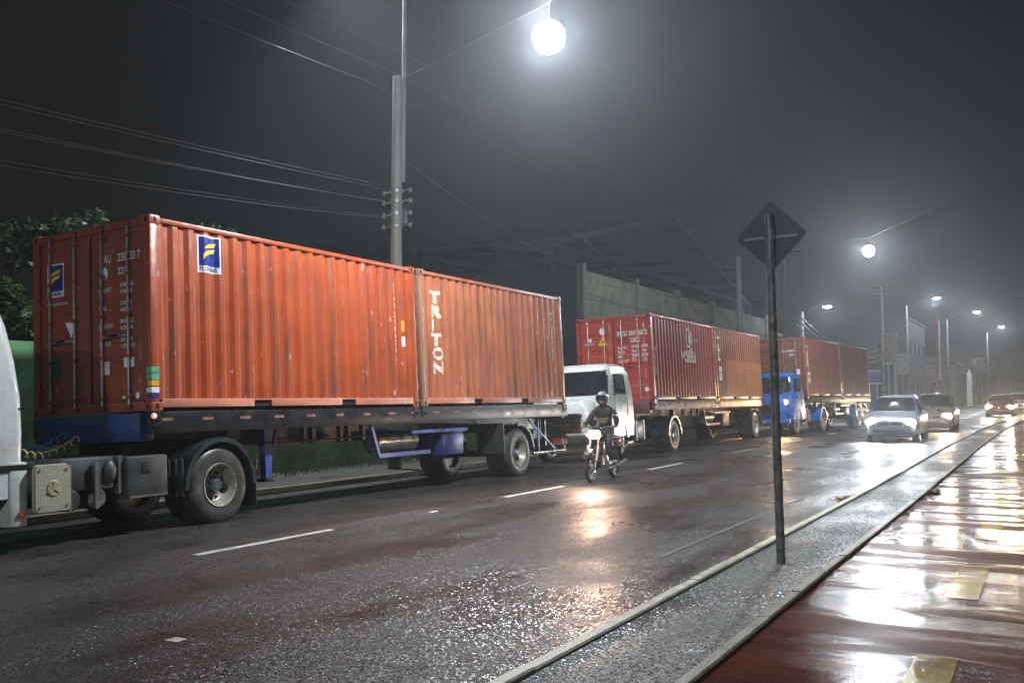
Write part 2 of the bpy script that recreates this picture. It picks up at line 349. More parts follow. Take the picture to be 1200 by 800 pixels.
def path_mat(name='wet_red_cycle_path', ca=(0.070, 0.016, 0.010), cb=(0.145, 0.038, 0.022)):
    m, t, n, b, l = newmat(name); co = n.new('ShaderNodeTexCoord').outputs['Object']
    n1 = noise(n, l, co, 0.9, 6, 0.6); r = ramp(n, [(0.35, ca), (0.68, cb)]); l.new(n1.outputs['Fac'], r.inputs[0])
    l.new(r.outputs[0], b.inputs['Base Color'])
    b.inputs['IOR'].default_value = 1.33; n2 = noise(n, l, co, 1.0, 4, 0.55, (1.7, 0.42, 1)); r2s = ramp(n, [(0.40, 0.12), (0.54, 0.015)]); l.new(n2.outputs['Fac'], r2s.inputs[0]); l.new(r2s.outputs[0], b.inputs['Specular IOR Level']); r2 = ramp(n, [(0.42, 0.07), (0.60, 0.40)]); l.new(n2.outputs['Fac'], r2.inputs[0]); l.new(r2.outputs[0], b.inputs['Roughness'])
    bp = n.new('ShaderNodeBump'); bp.inputs['Strength'].default_value = 0.20; bp.inputs['Distance'].default_value = 0.05
    l.new(n2.outputs['Fac'], bp.inputs['Height'])
    n3 = noise(n, l, co, 90, 2, 0.6); b3 = n.new('ShaderNodeBump'); b3.inputs['Strength'].default_value = 0.22; b3.inputs['Distance'].default_value = 0.005
    l.new(n3.outputs['Fac'], b3.inputs['Height']); l.new(bp.outputs[0], b3.inputs['Normal'])
    v = n.new('ShaderNodeTexVoronoi'); v.inputs['Scale'].default_value = 100; l.new(co, v.inputs['Vector'])
    sb = n.new('ShaderNodeVectorMath'); sb.operation = 'SUBTRACT'; l.new(v.outputs['Color'], sb.inputs[0]); sb.inputs[1].default_value = (0.5, 0.5, 0.5)
    sk = n.new('ShaderNodeVectorMath'); sk.operation = 'SCALE'; l.new(sb.outputs[0], sk.inputs[0]); sk.inputs['Scale'].default_value = 0.07
    ad = n.new('ShaderNodeVectorMath'); ad.operation = 'ADD'; l.new(b3.outputs[0], ad.inputs[0]); l.new(sk.outputs[0], ad.inputs[1])
    nn = n.new('ShaderNodeVectorMath'); nn.operation = 'NORMALIZE'; l.new(ad.outputs[0], nn.inputs[0]); l.new(nn.outputs[0], b.inputs['Normal'])
    return m
M['path'] = path_mat(); M['line_yellow'] = path_mat('worn_yellow_path_paint', (0.16, 0.095, 0.006), (0.40, 0.26, 0.008))

# ================================================================ the ground
def curve(x): return -0.0006 * max(0.0, x - 30.0) ** 2          # the street bends gently
def rise(x): return 0.0045 * max(0.0, x - 18.0)
CROWN = 8.2
def gz(x, y):                                                   # height of the carriageway
    yy = y - curve(x)
    return rise(x) - (0.045 * min(yy - CROWN, 4.8) if yy > CROWN else 0.0)
XS = [-40, -25, -12, -6, -2] + [i * 1.0 for i in range(0, 60)] + [60 + 4*i for i in range(0, 43)]
def strip(name, y0, y1, mat, dz=0.0, ny=1, xs=XS, kind='structure', zf=None, parent=None, thick=0):
    b = MB(); ys = [y0 + (y1-y0)*k/ny for k in range(ny+1)]
    zf = zf or (lambda x, y: gz(x, y))
    vs = [(x, y + curve(x), zf(x, y + curve(x)) + dz) for x in xs for y in ys]; fs = []
    m = ny + 1
    for i in range(len(xs)-1):
        for k in range(ny): fs.append((i*m+k, (i+1)*m+k, (i+1)*m+k+1, i*m+k+1))
    b.add(vs, fs)
    o = b.build(name, mat, parent, smooth=True)
    if kind: o['kind'] = kind
    return o
flat = lambda x, y: rise(x)
# one big sheet under everything
b = MB(); gx = [-60, -20, 0, 18, 40, 80, 140, 232, 330]; gy = [-120, -40, -4, 6, 14, 40, 120]
b.add([(x, y, rise(x) - 0.42) for x in gx for y in gy], [(i*7+k, (i+1)*7+k, (i+1)*7+k+1, i*7+k+1) for i in range(8) for k in range(6)])
tag(b.build('ground', M['grass']), kind='structure')
strip('road', 2.74, 13.0, M['asphalt'], ny=12)
strip('median_strip', 1.86, 2.64, M['median'], 0.075, ny=2, zf=flat)
strip('cycle_path', -1.6, 1.78, M['path'], 0.05, ny=4, zf=flat)
strip('right_sidewalk', -6.0, -1.75, M['sidewalk'], 0.10, ny=2, zf=flat)
strip('left_sidewalk', 13.15, 15.6, M['sidewalk'], 0.12 , ny=2, zf=lambda x, y: rise(x) - 0.216)

# kerb stones: separate pieces while they can be told apart
def kerb(name, ya, yb, top, mat, zf, x_end=46.0, step=1.0, wob=0.003):
    root = thing(name); root['kind'] = 'structure'
    x = -4.0; k = 0; rnd = random.Random(len(name) * 7 + 1)
    while x < x_end:
        c0, c1 = curve(x), curve(x + step); g = 0.005; mid = (ya + yb) / 2
        z0, z1 = zf(x, mid), zf(x + step, mid); d = rnd.uniform(-wob, wob); h = rnd.uniform(-0.006, 0.006)
        bb = MB(); vs = []
        for xx, cc, zz in ((x + g, c0, z0), (x + step - g, c1, z1)):
            e = 0.012
            vs += [(xx, ya+cc+d, zz-0.2), (xx, ya+cc+d, zz+top+h-e), (xx, ya+cc+d+e, zz+top+h), (xx, yb+cc+d-e, zz+top+h), (xx, yb+cc+d, zz+top+h-e), (xx, yb+cc+d, zz-0.2)]
        bb.add(vs, [(k_, k_+1, k_+7, k_+6) for k_ in range(5)] + [tuple(range(6)), tuple(range(11, 5, -1)), (0, 6, 11, 5)])
        bb.build('kerb_stone', mat, root); x += step; k += 1
    xs = [q for q in XS if q > x_end - 0.01]
    bb = MB()
    bb.loft([[(q, ya+curve(q), zf(q, ya)-0.2), (q, ya+curve(q), zf(q, ya)+top), (q, yb+curve(q), zf(q, yb)+top), (q, yb+curve(q), zf(q, yb)-0.2)] for q in xs])
    bb.build('kerb_run', mat, root)
    return root
kerb('road_kerb', 2.63, 2.73, 0.105, M['kerb'], flat)
kerb('path_kerb', 1.775, 1.865, 0.09, M['kerb_dirty'], flat, wob=0.004)
kerb('left_kerb', 13.0, 13.16, -0.09, M['kerb_dirty'], flat, x_end=44, step=2.0)

def paint(name, x0, x1, y, wd, mat, zf, dz=0.006):
    bb = MB(); n = max(1, int((x1-x0)/0.5)); vs = []
    for i in range(n+1):
        x = x0 + (x1-x0)*i/n
        for yy in (y - wd/2, y + wd/2): vs.append((x, yy + curve(x), zf(x, yy + curve(x)) + dz))
    bb.add(vs, [(2*i, 2*i+2, 2*i+3, 2*i+1) for i in range(n)])
    o = bb.build(name, mat); o['kind'] = 'structure'; return o
for k in range(-1, 12): paint('lane_marking', 7.26 + 6.55*k, 9.46 + 6.55*k, 7.83, 0.115, M['line_white'], gz)
paint('edge_line', 9.5, 45, 3.54, 0.06, M['line_faint'], gz)
for k in range(-1, 10): paint('path_marking', 4.95 + 3.58*k, 6.6 + 3.58*k, 0.64, 0.24, M['line_yellow'], flat, 0.055)
paint('lane_stud_paint', 11.5, 11.68, 7.75, 0.10, M['line_white'], gz); paint('paint_fleck', 4.66, 4.76, 5.25, 0.12, M['line_white'], gz)

# ================================================================ wheels
def truck_wheel(face='rear', rim='rim', R=0.525):
    """outer face towards -y, centre at origin; y runs inwards"""
    wh = thing('wheel')
    ri = 0.292
    prof = [(ri, 0.03), (ri+0.02, 0.010), (R-0.13, -0.004), (R-0.06, 0.006), (R-0.022, 0.022), (R-0.004, 0.040)]
    for g in (0.085, 0.135, 0.185):
        prof += [(R, g-0.014), (R-0.014, g-0.010), (R-0.014, g+0.010), (R, g+0.014)]
    prof += [(R-0.004, 0.235), (R-0.03, 0.26), (R-0.13, 0.278), (ri+0.02, 0.265), (ri, 0.24)]
    t = MB(); t.lathe(prof, n=40, closed=True)
    for k in range(40):                                   # shoulder lugs
        a = 2*PI*(k+0.5)/40
        p = Vector((math.cos(a)*(R-0.012), 0.035, math.sin(a)*(R-0.012))); q = p + Vector((0, 0.035, 0)); 
        t.beam(p, q, 0.030, 0.022, up=(math.cos(a), 0, math.sin(a)))
    t.build('tyre', M['tyre'], wh, smooth=True)
    r = MB()
    if face == 'rear':
        r.lathe([(ri+0.012, 0.004), (ri+0.006, -0.004), (ri-0.012, 0.004), (ri-0.022, 0.03), (ri-0.045, 0.06), (0.225, 0.135), (0.20, 0.155), (0.13, 0.165), (0.10, 0.16), (0.10, 0.19), (ri, 0.2), (ri+0.012, 0.03)], n=40, closed=True)
    else:
        r.lathe([(ri+0.012, 0.004), (ri+0.006, -0.004), (ri-0.012, 0.004), (ri-0.022, 0.04), (0.235, 0.07), (0.21, 0.035), (0.13, 0.005), (0.10, 0.02), (0.10, 0.19), (ri, 0.2), (ri+0.012, 0.03)], n=40, closed=True)
    rm = r.build('rim', M[rim], wh, smooth=True)
    hd = 0.158 if face == 'rear' else 0.02
    for k in range(8):
        a = 2*PI*(k+0.5)/8; c = Vector((math.cos(a)*0.185, 0, math.sin(a)*0.185))
        MB().lathe([(0.001, -0.004), (0.027, -0.004), (0.030, 0.004), (0.001, 0.004)], o=c + Vector((0, hd-0.002, 0)), n=12).build('hand_hole', M['void'], wh)
    h = MB()
    if face == 'rear': h.lathe([(0.001, 0.045), (0.075, 0.045), (0.085, 0.06), (0.088, 0.165), (0.001, 0.165)], n=20)
    else: h.lathe([(0.001, -0.05), (0.06, -0.05), (0.075, -0.03), (0.08, 0.05), (0.001, 0.05)], n=20)
    for k in range(10):
        a = 2*PI*k/10; c = Vector((math.cos(a)*0.117, 0, math.sin(a)*0.117))
        h.lathe([(0.001, 0), (0.013, 0), (0.015, 0.03), (0.001, 0.03)], o=c + Vector((0, hd-0.022 if face == 'rear' else -0.02, 0)), n=6)
        c = Vector((math.cos(a)*0.06, 0, math.sin(a)*0.06)); h.lathe([(0.001, 0), (0.009, 0), (0.01, 0.012), (0.001, 0.012)], o=c + Vector((0, 0.038 if face == 'rear' else -0.055, 0)), n=6)
    h.build('hub', M['hub'], wh, smooth=True)
    return wh
WHEELS = {}
def put_wheel(parent, x, y, z, face='rear', rim='rim', flip=False, R=0.525):
    key = (face, rim, R)
    if key not in WHEELS: WHEELS[key] = truck_wheel(face, rim, R); o = WHEELS[key]; o.parent = parent
    else: o = copy_tree(WHEELS[key], parent)
    o.location = (x, y, z); o.rotation_euler = (0, random.uniform(0, 6), PI if flip else 0)
    return o
def dual_axle(parent, x, z=0.525, rim='rim', width=2.40, R=0.525):
    put_wheel(parent, x, 0.03, z, 'rear', rim, R=R)
    put_wheel(parent, x, 0.34, z, 'front', rim, R=R)
    put_wheel(parent, x, width-0.03, z, 'rear', rim, True, R=R)
    put_wheel(parent, x, width-0.34, z, 'front', rim, True, R=R)
    MB().tube([(x, 0.22, z), (x, width-0.22, z)], 0.07, 10).build('axle', M['dark'], parent)
def arch(parent, x, z, r, y0, y1, a0=15, a1=165, mat='mudguard', name='mudguard', th=0.02):
    n = 14; outer = [(x + math.cos(math.radians(a0 + (a1-a0)*k/n))*r, z + math.sin(math.radians(a0 + (a1-a0)*k/n))*r) for k in range(n+1)]
    inner = [(x + math.cos(math.radians(a0 + (a1-a0)*k/n))*(r-th), z + math.sin(math.radians(a0 + (a1-a0)*k/n))*(r-th)) for k in range(n+1)]
    m = MB()
    for k in range(n): m.prism([outer[k], outer[k+1], inner[k+1], inner[k]], y0, y1)
    lip = MB()
    for k in range(n):
        o0, o1 = outer[k], outer[k+1]; i0 = (x + (o0[0]-x)*0.90, z + (o0[1]-z)*0.90); i1 = (x + (o1[0]-x)*0.90, z + (o1[1]-z)*0.90)
        m.prism([o0, o1, i1, i0], y0 - 0.012, y0 + 0.012)
    return m.build(name, M[mat], parent, smooth=False)

# ================================================================ containers
CL, CW, CH = 6.058, 2.438, 2.591
PITCH_C, DEP = 0.2754, 0.036
def prof(x):
    """recess of the corrugated side at x (0 = proud)"""
    t = ((x - 0.13) / PITCH_C) % 1.0
    a, s = 0.26, 0.24
    if t < a: return 0.0
    if t < a+s: return DEP*(t-a)/s
    if t < 2*a+s: return DEP
    return DEP*(1-(t-2*a-s)/s)
def breaks(x0, x1):
    xs = [x0]; k = math.floor((x0-0.13)/PITCH_C) - 1
    while True:
        base = 0.13 + k*PITCH_C
        if base > x1: break
        for t in (0, 0.26, 0.50, 0.76):
            x = base + t*PITCH_C
            if x0 + 1e-4 < x < x1 - 1e-4: xs.append(x)
        k += 1
    return xs + [x1]
SIDE_Y = 0.022                                            # proud face of the sheet behind the rail face
def on_side(name, geo, ox, oz, mat, parent, lift=0.003):
    """lettering sprayed over the corrugated side: geometry follows the folds"""
    vs, fs = geo
    bm = bmesh.new(); bv = [bm.verts.new((ox+x, 0, oz+y)) for x, y in vs]
    for f in fs:
        try: bm.faces.new([bv[i] for i in f])
        except ValueError: pass
    xs = [v.co.x for v in bm.verts]
    for x in breaks(min(xs), max(xs))[1:-1]:
        bmesh.ops.bisect_plane(bm, geom=bm.verts[:] + bm.edges[:] + bm.faces[:], plane_co=(x, 0, 0), plane_no=(1, 0, 0))
    for v in bm.verts: v.co.y = SIDE_Y + prof(v.co.x) - lift
    me = bpy.data.meshes.new(name); bm.to_mesh(me); bm.free(); me.materials.append(mat)
    o = bpy.data.objects.new(name, me); C.objects.link(o); o.parent = parent; return o
def rect(w_, h_): return [(0, 0), (w_, 0), (w_, h_), (0, h_)], [(0, 1, 2, 3)]
def on_door(name, geo, oy, oz, mat, parent, lift=0.004, face=0.030):
    vs, fs = geo; m = MB(); m.add([(face - lift, oy - x, oz + y) for x, y in vs], fs)
    return m.build(name, mat, parent)
def swoosh(scale):
    s = scale
    up = [(0.22, 0.62), (0.30, 0.74), (0.45, 0.83), (0.88, 0.90), (0.80, 0.74), (0.55, 0.70), (0.38, 0.66)]
    lo = [(0.18, 0.22), (0.20, 0.42), (0.30, 0.54), (0.48, 0.60), (0.84, 0.66), (0.76, 0.50), (0.52, 0.46), (0.36, 0.38)]
    return [([(x*s, y*s) for x, y in p], [tuple(range(len(p)))]) for p in (up, lo)]
def logo(parent, put, ox, oz, w_):
    d = 1 if put is on_side else 1
    put('logo_sticker', rect(w_, w_*1.32), ox, oz, M['white_sticker'], parent, lift=0.004)
    def off(a, b): return (ox + a, oz + b) if put is on_side else (ox - a, oz + b)
    x, z = off(w_*0.06, w_*0.24); put('logo_field', rect(w_*0.88, w_*1.02), x, z, M['blue_sticker'], parent, lift=0.0065)
    for g in swoosh(w_*0.92):
        x, z = off(w_*0.02, w_*0.26); put('logo_stroke', g, x, z, M['yellow_sticker'], parent, lift=0.009)
    t = bold('FLORENS', w_*0.215, 0.88, w_*0.006); x, z = off(w_*0.07, w_*0.055)
    put('lettering', t, x, z, M['blue_sticker'], parent, lift=0.0065)
def make_container(label, loc, rot, side='orange', door='doorred', rail='salmon', post=None, group='shipping containers', doors=True):
    t = thing('shipping_container', label, 'container', loc, rot, group); post = post or side
    # corrugated sides
    for yy, sg in ((0, 1), (CW, -1)):
        xs = breaks(0.10, CL-0.10); m = MB(); vs = []
        for x in xs:
            y = yy + sg*(SIDE_Y + prof(x)); vs += [(x, y, 0.155), (x, y, CH-0.085)]
        m.add(vs, [(2*i, 2*i+2, 2*i+3, 2*i+1) for i in range(len(xs)-1)])
        m.build('side_panel', M[side], t)
    m = MB(); xs = breaks(0.14, CW-0.14); vs = []
    for x in xs: vs += [(CL-0.02-prof(x), x, 0.155), (CL-0.02-prof(x), x, CH-0.085)]
    m.add(vs, [(2*i, 2*i+2, 2*i+3, 2*i+1) for i in range(len(xs)-1)]); m.build('end_panel', M[side], t)
    MB().box(0.05, CL-0.05, 0.03, CW-0.03, CH-0.045, CH-0.03).build('roof_panel', M[side], t)
    MB().box(0.10, CL-0.10, 0.05, CW-0.05, 0.13, 0.15).build('floor_panel', M['dark'], t)
    for yy in (0.0, CW-0.06):
        MB().box(0.16, CL-0.16, yy+0.004, yy+0.056, CH-0.09, CH-0.028).build('top_rail', M[side], t, bevel=0.004)
    # bottom rails with fork pockets
    for yy in (0.0, CW-0.05):
        for a, b_ in ((0.17, 1.85), (2.21, 3.85), (4.21, CL-0.17)):
            MB().box(a, b_, yy+0.002, yy+0.048, 0.045, 0.160).build('bottom_rail', M[rail], t, bevel=0.004)
        for a in (1.85, 3.85):
            MB().box(a+0.002, a+0.358, yy+0.035, yy+0.22 if yy < 1 else yy+0.05, 0.045, 0.150).build('fork_pocket', M['void'], t)
            MB().box(a+0.001, a+0.359, yy+0.003, yy+0.047, 0.136, 0.159).build('pocket_lintel', M[rail], t)
    for x in (0.0, CL-0.13):
        for yy in (0.0, CW-0.13):
            MB().box(x+0.004, x+0.126, yy+0.004, yy+0.126, 0.118, CH-0.118).build('corner_post', M[post], t, bevel=0.012)
    for x in (0.0, CL-0.178):
        for yy in (0.0, CW-0.162):
            for z in (0.0, CH-0.118):
                c = MB(); c.box(x, x+0.178, yy, yy+0.162, z, z+0.118)
                o = c.build('corner_casting', M[post], t, bevel=0.008)
                h = MB()
                n = 12; ey = [(x+0.089+math.cos(2*PI*k/n)*0.030, z+0.059+math.sin(2*PI*k/n)*0.042) for k in range(n)]
                h.prism(ey, yy-0.0015 if yy < 1 else yy+0.1635, yy+0.02 if yy < 1 else yy+0.14)
                ey = [(yy+0.081+math.cos(2*PI*k/n)*0.030, z+0.059+math.sin(2*PI*k/n)*0.042) for k in range(n)]
                h.prism(ey, x-0.0015 if x < 1 else x+0.1795, x+0.02 if x < 1 else x+0.15, 'yz')
                h.build('lifting_hole', M['void'], o)
    # door end: header, sill, two leaves with rods
    MB().box(0.012, 0.10, 0.165, CW-0.165, CH-0.112, CH-0.012).build('door_header', M[door], t, bevel=0.004)
    MB().box(0.012, 0.10, 0.165, CW-0.165, 0.010, 0.140).build('door_sill', M[door], t, bevel=0.004)
    for k, (ya, yb) in enumerate(((0.135, CW/2-0.008), (CW/2+0.008, CW-0.135))):
        d = MB(); zs = [0.15]; h = (CH-0.12-0.15)
        # leaf with five shallow pressed fields
        d.box(0.045, 0.085, ya, yb, 0.15, CH-0.12)
        leaf = d.build('door', M[door], t)
        for q in range(5):
            z0 = 0.15 + h*(q+0.06)/5; z1 = 0.15 + h*(q+0.80)/5
            f = MB(); e = 0.05
            f.add([(0.0445, ya+0.09, z0), (0.0445, yb-0.09, z0), (0.0445, yb-0.09, z1), (0.0445, ya+0.09, z1),
                   (0.030, ya+0.09+e, z0+e), (0.030, yb-0.09-e, z0+e), (0.030, yb-0.09-e, z1-e), (0.030, ya+0.09+e, z1-e)],
                  [(0,1,5,4),(1,2,6,5),(2,3,7,6),(3,0,4,7),(4,5,6,7)])
            f.build('door_field', M[door], leaf)
        for fr in (0.27, 0.76):
            y = ya + (yb-ya)*fr
            rd = MB(); rd.tube([(-0.006, y, 0.06), (-0.006, y, CH-0.05)], 0.019, 8)
            rod = rd.build('lock_rod', M['steel'], leaf)
            for z in (0.20, 0.75, 1.30, 1.85, 2.36): MB().box(-0.030, 0.046, y-0.045, y+0.045, z-0.025, z+0.025).build('rod_bracket', M[door], leaf, bevel=0.004)
            for z in (0.07, CH-0.075): MB().box(-0.034, 0.011, y-0.05, y+0.05, z-0.03, z+0.03).build('rod_cam', M[door], leaf, bevel=0.004)
            hd = MB(); hd.beam((-0.030, y, 1.02), (-0.030, y + (0.36 if fr < 0.5 else -0.36), 1.02 + (0.02)), 0.02, 0.035); hd.build('rod_handle', M['steel'], leaf)
        ho = ya-0.015 if k == 0 else yb+0.015
        for z in (0.35, 0.95, 1.55, 2.2): MB().box(-0.004, 0.043, ho-0.05, ho+0.05, z-0.05, z+0.05).build('hinge', M[door], leaf, bevel=0.006)
        s = MB(); s.box(0.028, 0.06, ya-0.012, ya+0.006, 0.15, CH-0.12); s.box(0.028, 0.06, yb-0.006, yb+0.012, 0.15, CH-0.12); s.build('door_gasket', M['black'], leaf)
    return t

TILT = 0.052
def frame(x, y, yaw=0.0, tilt=TILT):
    """matrix of a vehicle standing on the cambered lane: origin at its near lower corner"""
    return Matrix.Translation((x, y, gz(x + 6*math.cos(yaw), y + 0.2))) @ Matrix.Rotation(yaw, 4, 'Z') @ Matrix.Rotation(-tilt, 4, 'X')
def place(fr, x, y, z): 
    m = fr @ Matrix.Translation((x, y, z)); return m.to_translation(), m.to_euler()

DECK = 1.565
fr1 = frame(8.55, 10.05)
# ---- containers of the first trailer
loc, rot = place(fr1, 0.07, 0.0, DECK)
c1 = make_container('orange container with blue and yellow square logo on its corrugated side', loc, rot)
logo(c1, on_side, 0.86, 1.92, 0.40)
logo(c1, on_door, CW-0.30, 1.68, 0.36)
on_door('lettering', bold('ITAU', 0.15, 0.72, 0.004), 1.03, 2.04, M['letter_small'], c1, face=0.030)
on_door('lettering', bold('238823 7', 0.15, 0.78, 0.004), 0.66, 2.04, M['letter_small'], c1, face=0.030)
on_door('lettering', bold('22G1', 0.14, 0.80, 0.004), 0.66, 1.86, M['letter_small'], c1, face=0.030)
for k, (a, u, v) in enumerate((('MAX.WT', '30.480 KGS', '67.200 LBS'), ('TARE', '2.230 KGS', '4.920 LBS'), ('PAYLOAD', '28.250 KGS', '62.280 LBS'), ('CU. CAP.', '33.2 CU.M', '1.173 CU.FT'))):
    z = 1.66 - 0.245*k
    on_door('lettering', bold(a, 0.085, 0.75, 0.002), 1.05, z-0.02, M['letter_small'], c1, face=0.030)
    on_door('lettering', bold(u, 0.072, 0.75, 0.002), 0.62, z+0.03, M['letter_small'], c1, face=0.030)
    on_door('lettering', bold(v, 0.072, 0.75, 0.002), 0.62, z-0.06, M['letter_small'], c1, face=0.030)
disc = ([(math.cos(2*PI*k/20)*0.075, math.sin(2*PI*k/20)*0.085) for k in range(20)], [tuple(range(20))])
on_door('round_sticker', disc, 0.93, 1.90, M['white_sticker'], c1, face=0.030)
on_door('plate_sticker', rect(0.20, 0.13), 0.56, 0.60, M['white_sticker'], c1, face=0.030)
on_door('plate_sticker', rect(0.14, 0.18), 0.98, 0.52, M['letter_small'], c1, face=0.030)
on_door('plate_sticker', rect(0.16, 0.035), 0.60, 0.185, M['letter_small'], c1)
on_door('round_sticker', ([(x*0.5, y*0.5) for x, y in disc[0]], disc[1]), 0.30, 0.215, M['white_sticker'], c1)
on_door('warning_sticker', ([(0, 0.22), (0.24, 0.22), (0.13, 0)], [(2, 1, 0)]), CW-0.68, 1.08, M['white_sticker'], c1)
on_door('data_plate', rect(0.22, 0.30), CW-0.36, 0.52, M['boxgrey'], c1)
on_door('lettering', bold('WWW.FLORENS.COM', 0.055, 0.8, 0.001), CW-0.29, 1.56, M['letter_small'], c1)
on_side('lettering', text_geo('238823 7', 0.001), 5.0, 1.0, M['letter_small'], c1) if False else None
for k, ch in enumerate('ITAU2388237'): on_side('lettering', bold(ch, 0.12, 0.85, 0.003), 5.40, 2.16 - 0.125*k - (0.05 if k > 3 else 0) - (0.05 if k > 9 else 0), M['letter_small'], c1)
on_side('amber_sticker', rect(0.13, 0.19), 5.62, 1.37, M['amber_sticker'], c1)
on_side('white_label', rect(0.12, 0.18), 5.62, 1.09, M['white_sticker'], c1)
for z, c_, h in ((0.50, 'green_sticker', 0.075), (0.41, 'green_sticker', 0.075), (0.33, 'amber_sticker', 0.07), (0.24, 'white_sticker', 0.07), (0.17, 'blue_sticker', 0.05)):
    m = MB(); m.box(-0.001, 0.12, -0.001, 0.003, z, z+h); m.box(-0.001, 0.003, 0.0, 0.10, z, z+h); m.build('post_tape', M[c_], c1)
loc, rot = place(fr1, 0.07 + CL + 0.13, 0.0, DECK)
c2 = make_container('faded orange container with white TRITON lettering down its side', loc, rot, side='orange_old', door='orange_old', post='postgrey')
for k, ch in enumerate('TRITON'): on_side('letter', bold(ch, 0.30, 1.75, 0.020), 0.42, 1.99 - 0.272*k, M['letter'], c2)
for k, ch in enumerate('TRLU8801437'): on_side('lettering', bold(ch, 0.11, 0.8, 0.003), 5.55, 2.1 - 0.11*k, M['letter_small'], c2)

# ================================================================ trailers
def make_trailer(label, fr, beam='chassis_dark', cross='chassis_blue', leg='leg_blue', rim='rim', axles=(9.95,), R=0.525, guards=True, group='container trailers', flap='mudguard'):
    l, r = place(fr, 0, 0, 0)
    t = thing('container_trailer', label, 'trailer', l, r, group)
    L = 12.42
    for y in (0.02, CW-0.10): MB().box(0.06, L, y, y+0.08, 1.27, 1.555).build('side_beam', M[beam], t, bevel=0.008)
    for y in (0.72, 1.62): 
        m = MB(); m.box(0.3, L-0.1, y, y+0.14, 1.00 , 1.50); m.build('main_beam', M[beam], t)
    for k in range(14):
        x = 0.45 + k*0.90
        MB().box(x, x+0.08, 0.101, CW-0.101, 1.30, 1.52).build('cross_member', M[beam], t)
    MB().box(0.0, 0.22, 0.15, CW-0.15, 1.18, 1.552).build('front_bolster', M[cross], t, bevel=0.01)
    MB().box(L-0.14, L+0.02, 0.12, CW-0.12, 1.22, 1.552).build('rear_bolster', M[cross], t, bevel=0.01)
    for k in range(17):
        x = 0.22 + k*0.71
        MB().box(x, x+0.20, 0.014, 0.019, 1.43, 1.47).build('reflective_strip', M['reflector'], t)
    for x in (0.16, 6.05, 6.32, 12.25):
        m = MB(); m.box(x-0.07, x+0.07, 0.005, 0.16, 1.36, 1.563); m.tube([(x, -0.03, 1.44), (x, 0.1, 1.44)], 0.02, 8); m.build('twist_lock', M['dark'], t)
    # landing legs
    for y in (0.30, CW-0.42):
        m = MB(); x = 2.50
        m.loft([[(x-0.09, y, 1.28), (x+0.09, y, 1.28), (x+0.09, y+0.13, 1.28), (x-0.09, y+0.13, 1.28)],
                [(x-0.06, y+0.01, 0.52), (x+0.06, y+0.01, 0.52), (x+0.06, y+0.12, 0.52), (x-0.06, y+0.12, 0.52)]])
        m.beam((x+0.25, y+0.06, 1.26), (x+0.05, y+0.06, 0.72), 0.05, 0.05)
        m.build('landing_leg', M[leg], t)
        MB().box(x-0.11, x+0.11, y-0.03, y+0.16, 0.47, 0.53).build('landing_foot', M['dark'], t, bevel=0.01)
    MB().tube([(2.6, 0.2, 1.05), (5.1, 0.2, 1.08)], 0.018, 6).build('air_pipe', M['dark'], t)
    for x in (3.25, 3.45, 4.15, 4.35, 4.75):
        MB().box(x, x+0.07, 0.25, 0.33, 1.02, 1.30).build('hanger', M[beam], t)
    # side guard, tank and tool box
    g = MB(); g.beam((4.78, 0.10, 1.26), (4.98, 0.10, 0.72), 0.06, 0.06); g.beam((4.98, 0.10, 0.72), (6.55, 0.10, 0.72), 0.05, 0.07); g.beam((6.0, 0.10, 1.10), (7.9, 0.10, 1.10), 0.05, 0.06)
    g.build('side_guard', M[leg], t)
    tk = MB(); tk.lathe([(0.001, 0), (0.14, 0), (0.19, 0.05), (0.19, 1.25), (0.14, 1.30), (0.001, 1.30)], o=(5.15, 0.42, 0.95), axis='x', n=20); tk.build('air_tank', M['tank'], t, smooth=True)
    MB().box(7.05, 7.80, 0.12, 0.75, 0.62, 1.10).build('tool_box', M[cross], t, bevel=0.015)
    for ax in axles:
        dual_axle(t, ax, R, rim, R=R)
        arch(t, ax, R, R+0.12, 0.0, 0.62, 5, 100); arch(t, ax, R, R+0.12, CW-0.66, CW-0.04, 5, 175)
        m = MB(); m.box(ax-R-0.20, ax-R-0.17, 0.0, 0.66, R+0.02, 1.18); m.beam((ax-R-0.185, 0.33, 1.16), (ax-0.05, 0.33, R+0.63), 0.62, 0.03, up=(0, 0, 1)); m.build('splash_plate', M[flap], t)
        MB().box(ax-0.5, ax+0.5, 0.70, 0.80, R+0.02, R+0.12).build('leaf_spring', M['dark'], t)
    m = MB(); m.tube([(axles[-1]+R+0.22, 0.10, 0.46), (L-0.05, 0.10, 0.46)], 0.03, 8); m.build('lower_bar', M['tank'], t)
    m = MB(); m.beam((axles[-1]+R+0.15, 0.14, 1.22), (L-0.5, 0.14, 0.5), 0.03, 0.04); m.beam((axles[-1]+R+0.6, 0.14, 1.22), (axles[-1]+R+0.6, 0.14, 0.5), 0.03, 0.04); m.build('bar_strut', M[cross], t)
    m = MB(); m.box(L-0.12, L-0.04, 0.1, CW-0.1, 0.46, 0.58); m.box(L-0.11, L-0.05, 0.6, 0.7, 0.55, 1.25); m.box(L-0.11, L-0.05, 1.7, 1.8, 0.55, 1.25); m.build('underrun_bar', M[beam], t)
    for y in (0.18, CW-0.48): MB().box(L-0.035, L+0.0, y, y+0.30, 0.62, 0.74).build('tail_light', M['red_lens'], t)
    MB().lathe([(0.001, -0.035), (0.03, -0.03), (0.04, 0), (0.001, 0.0)], o=(0.10, 0.008, 1.50), n=12).build('marker_light', M['amber_lens'], t)
    return t
make_trailer('blue and black trailer under the orange logo container', fr1)

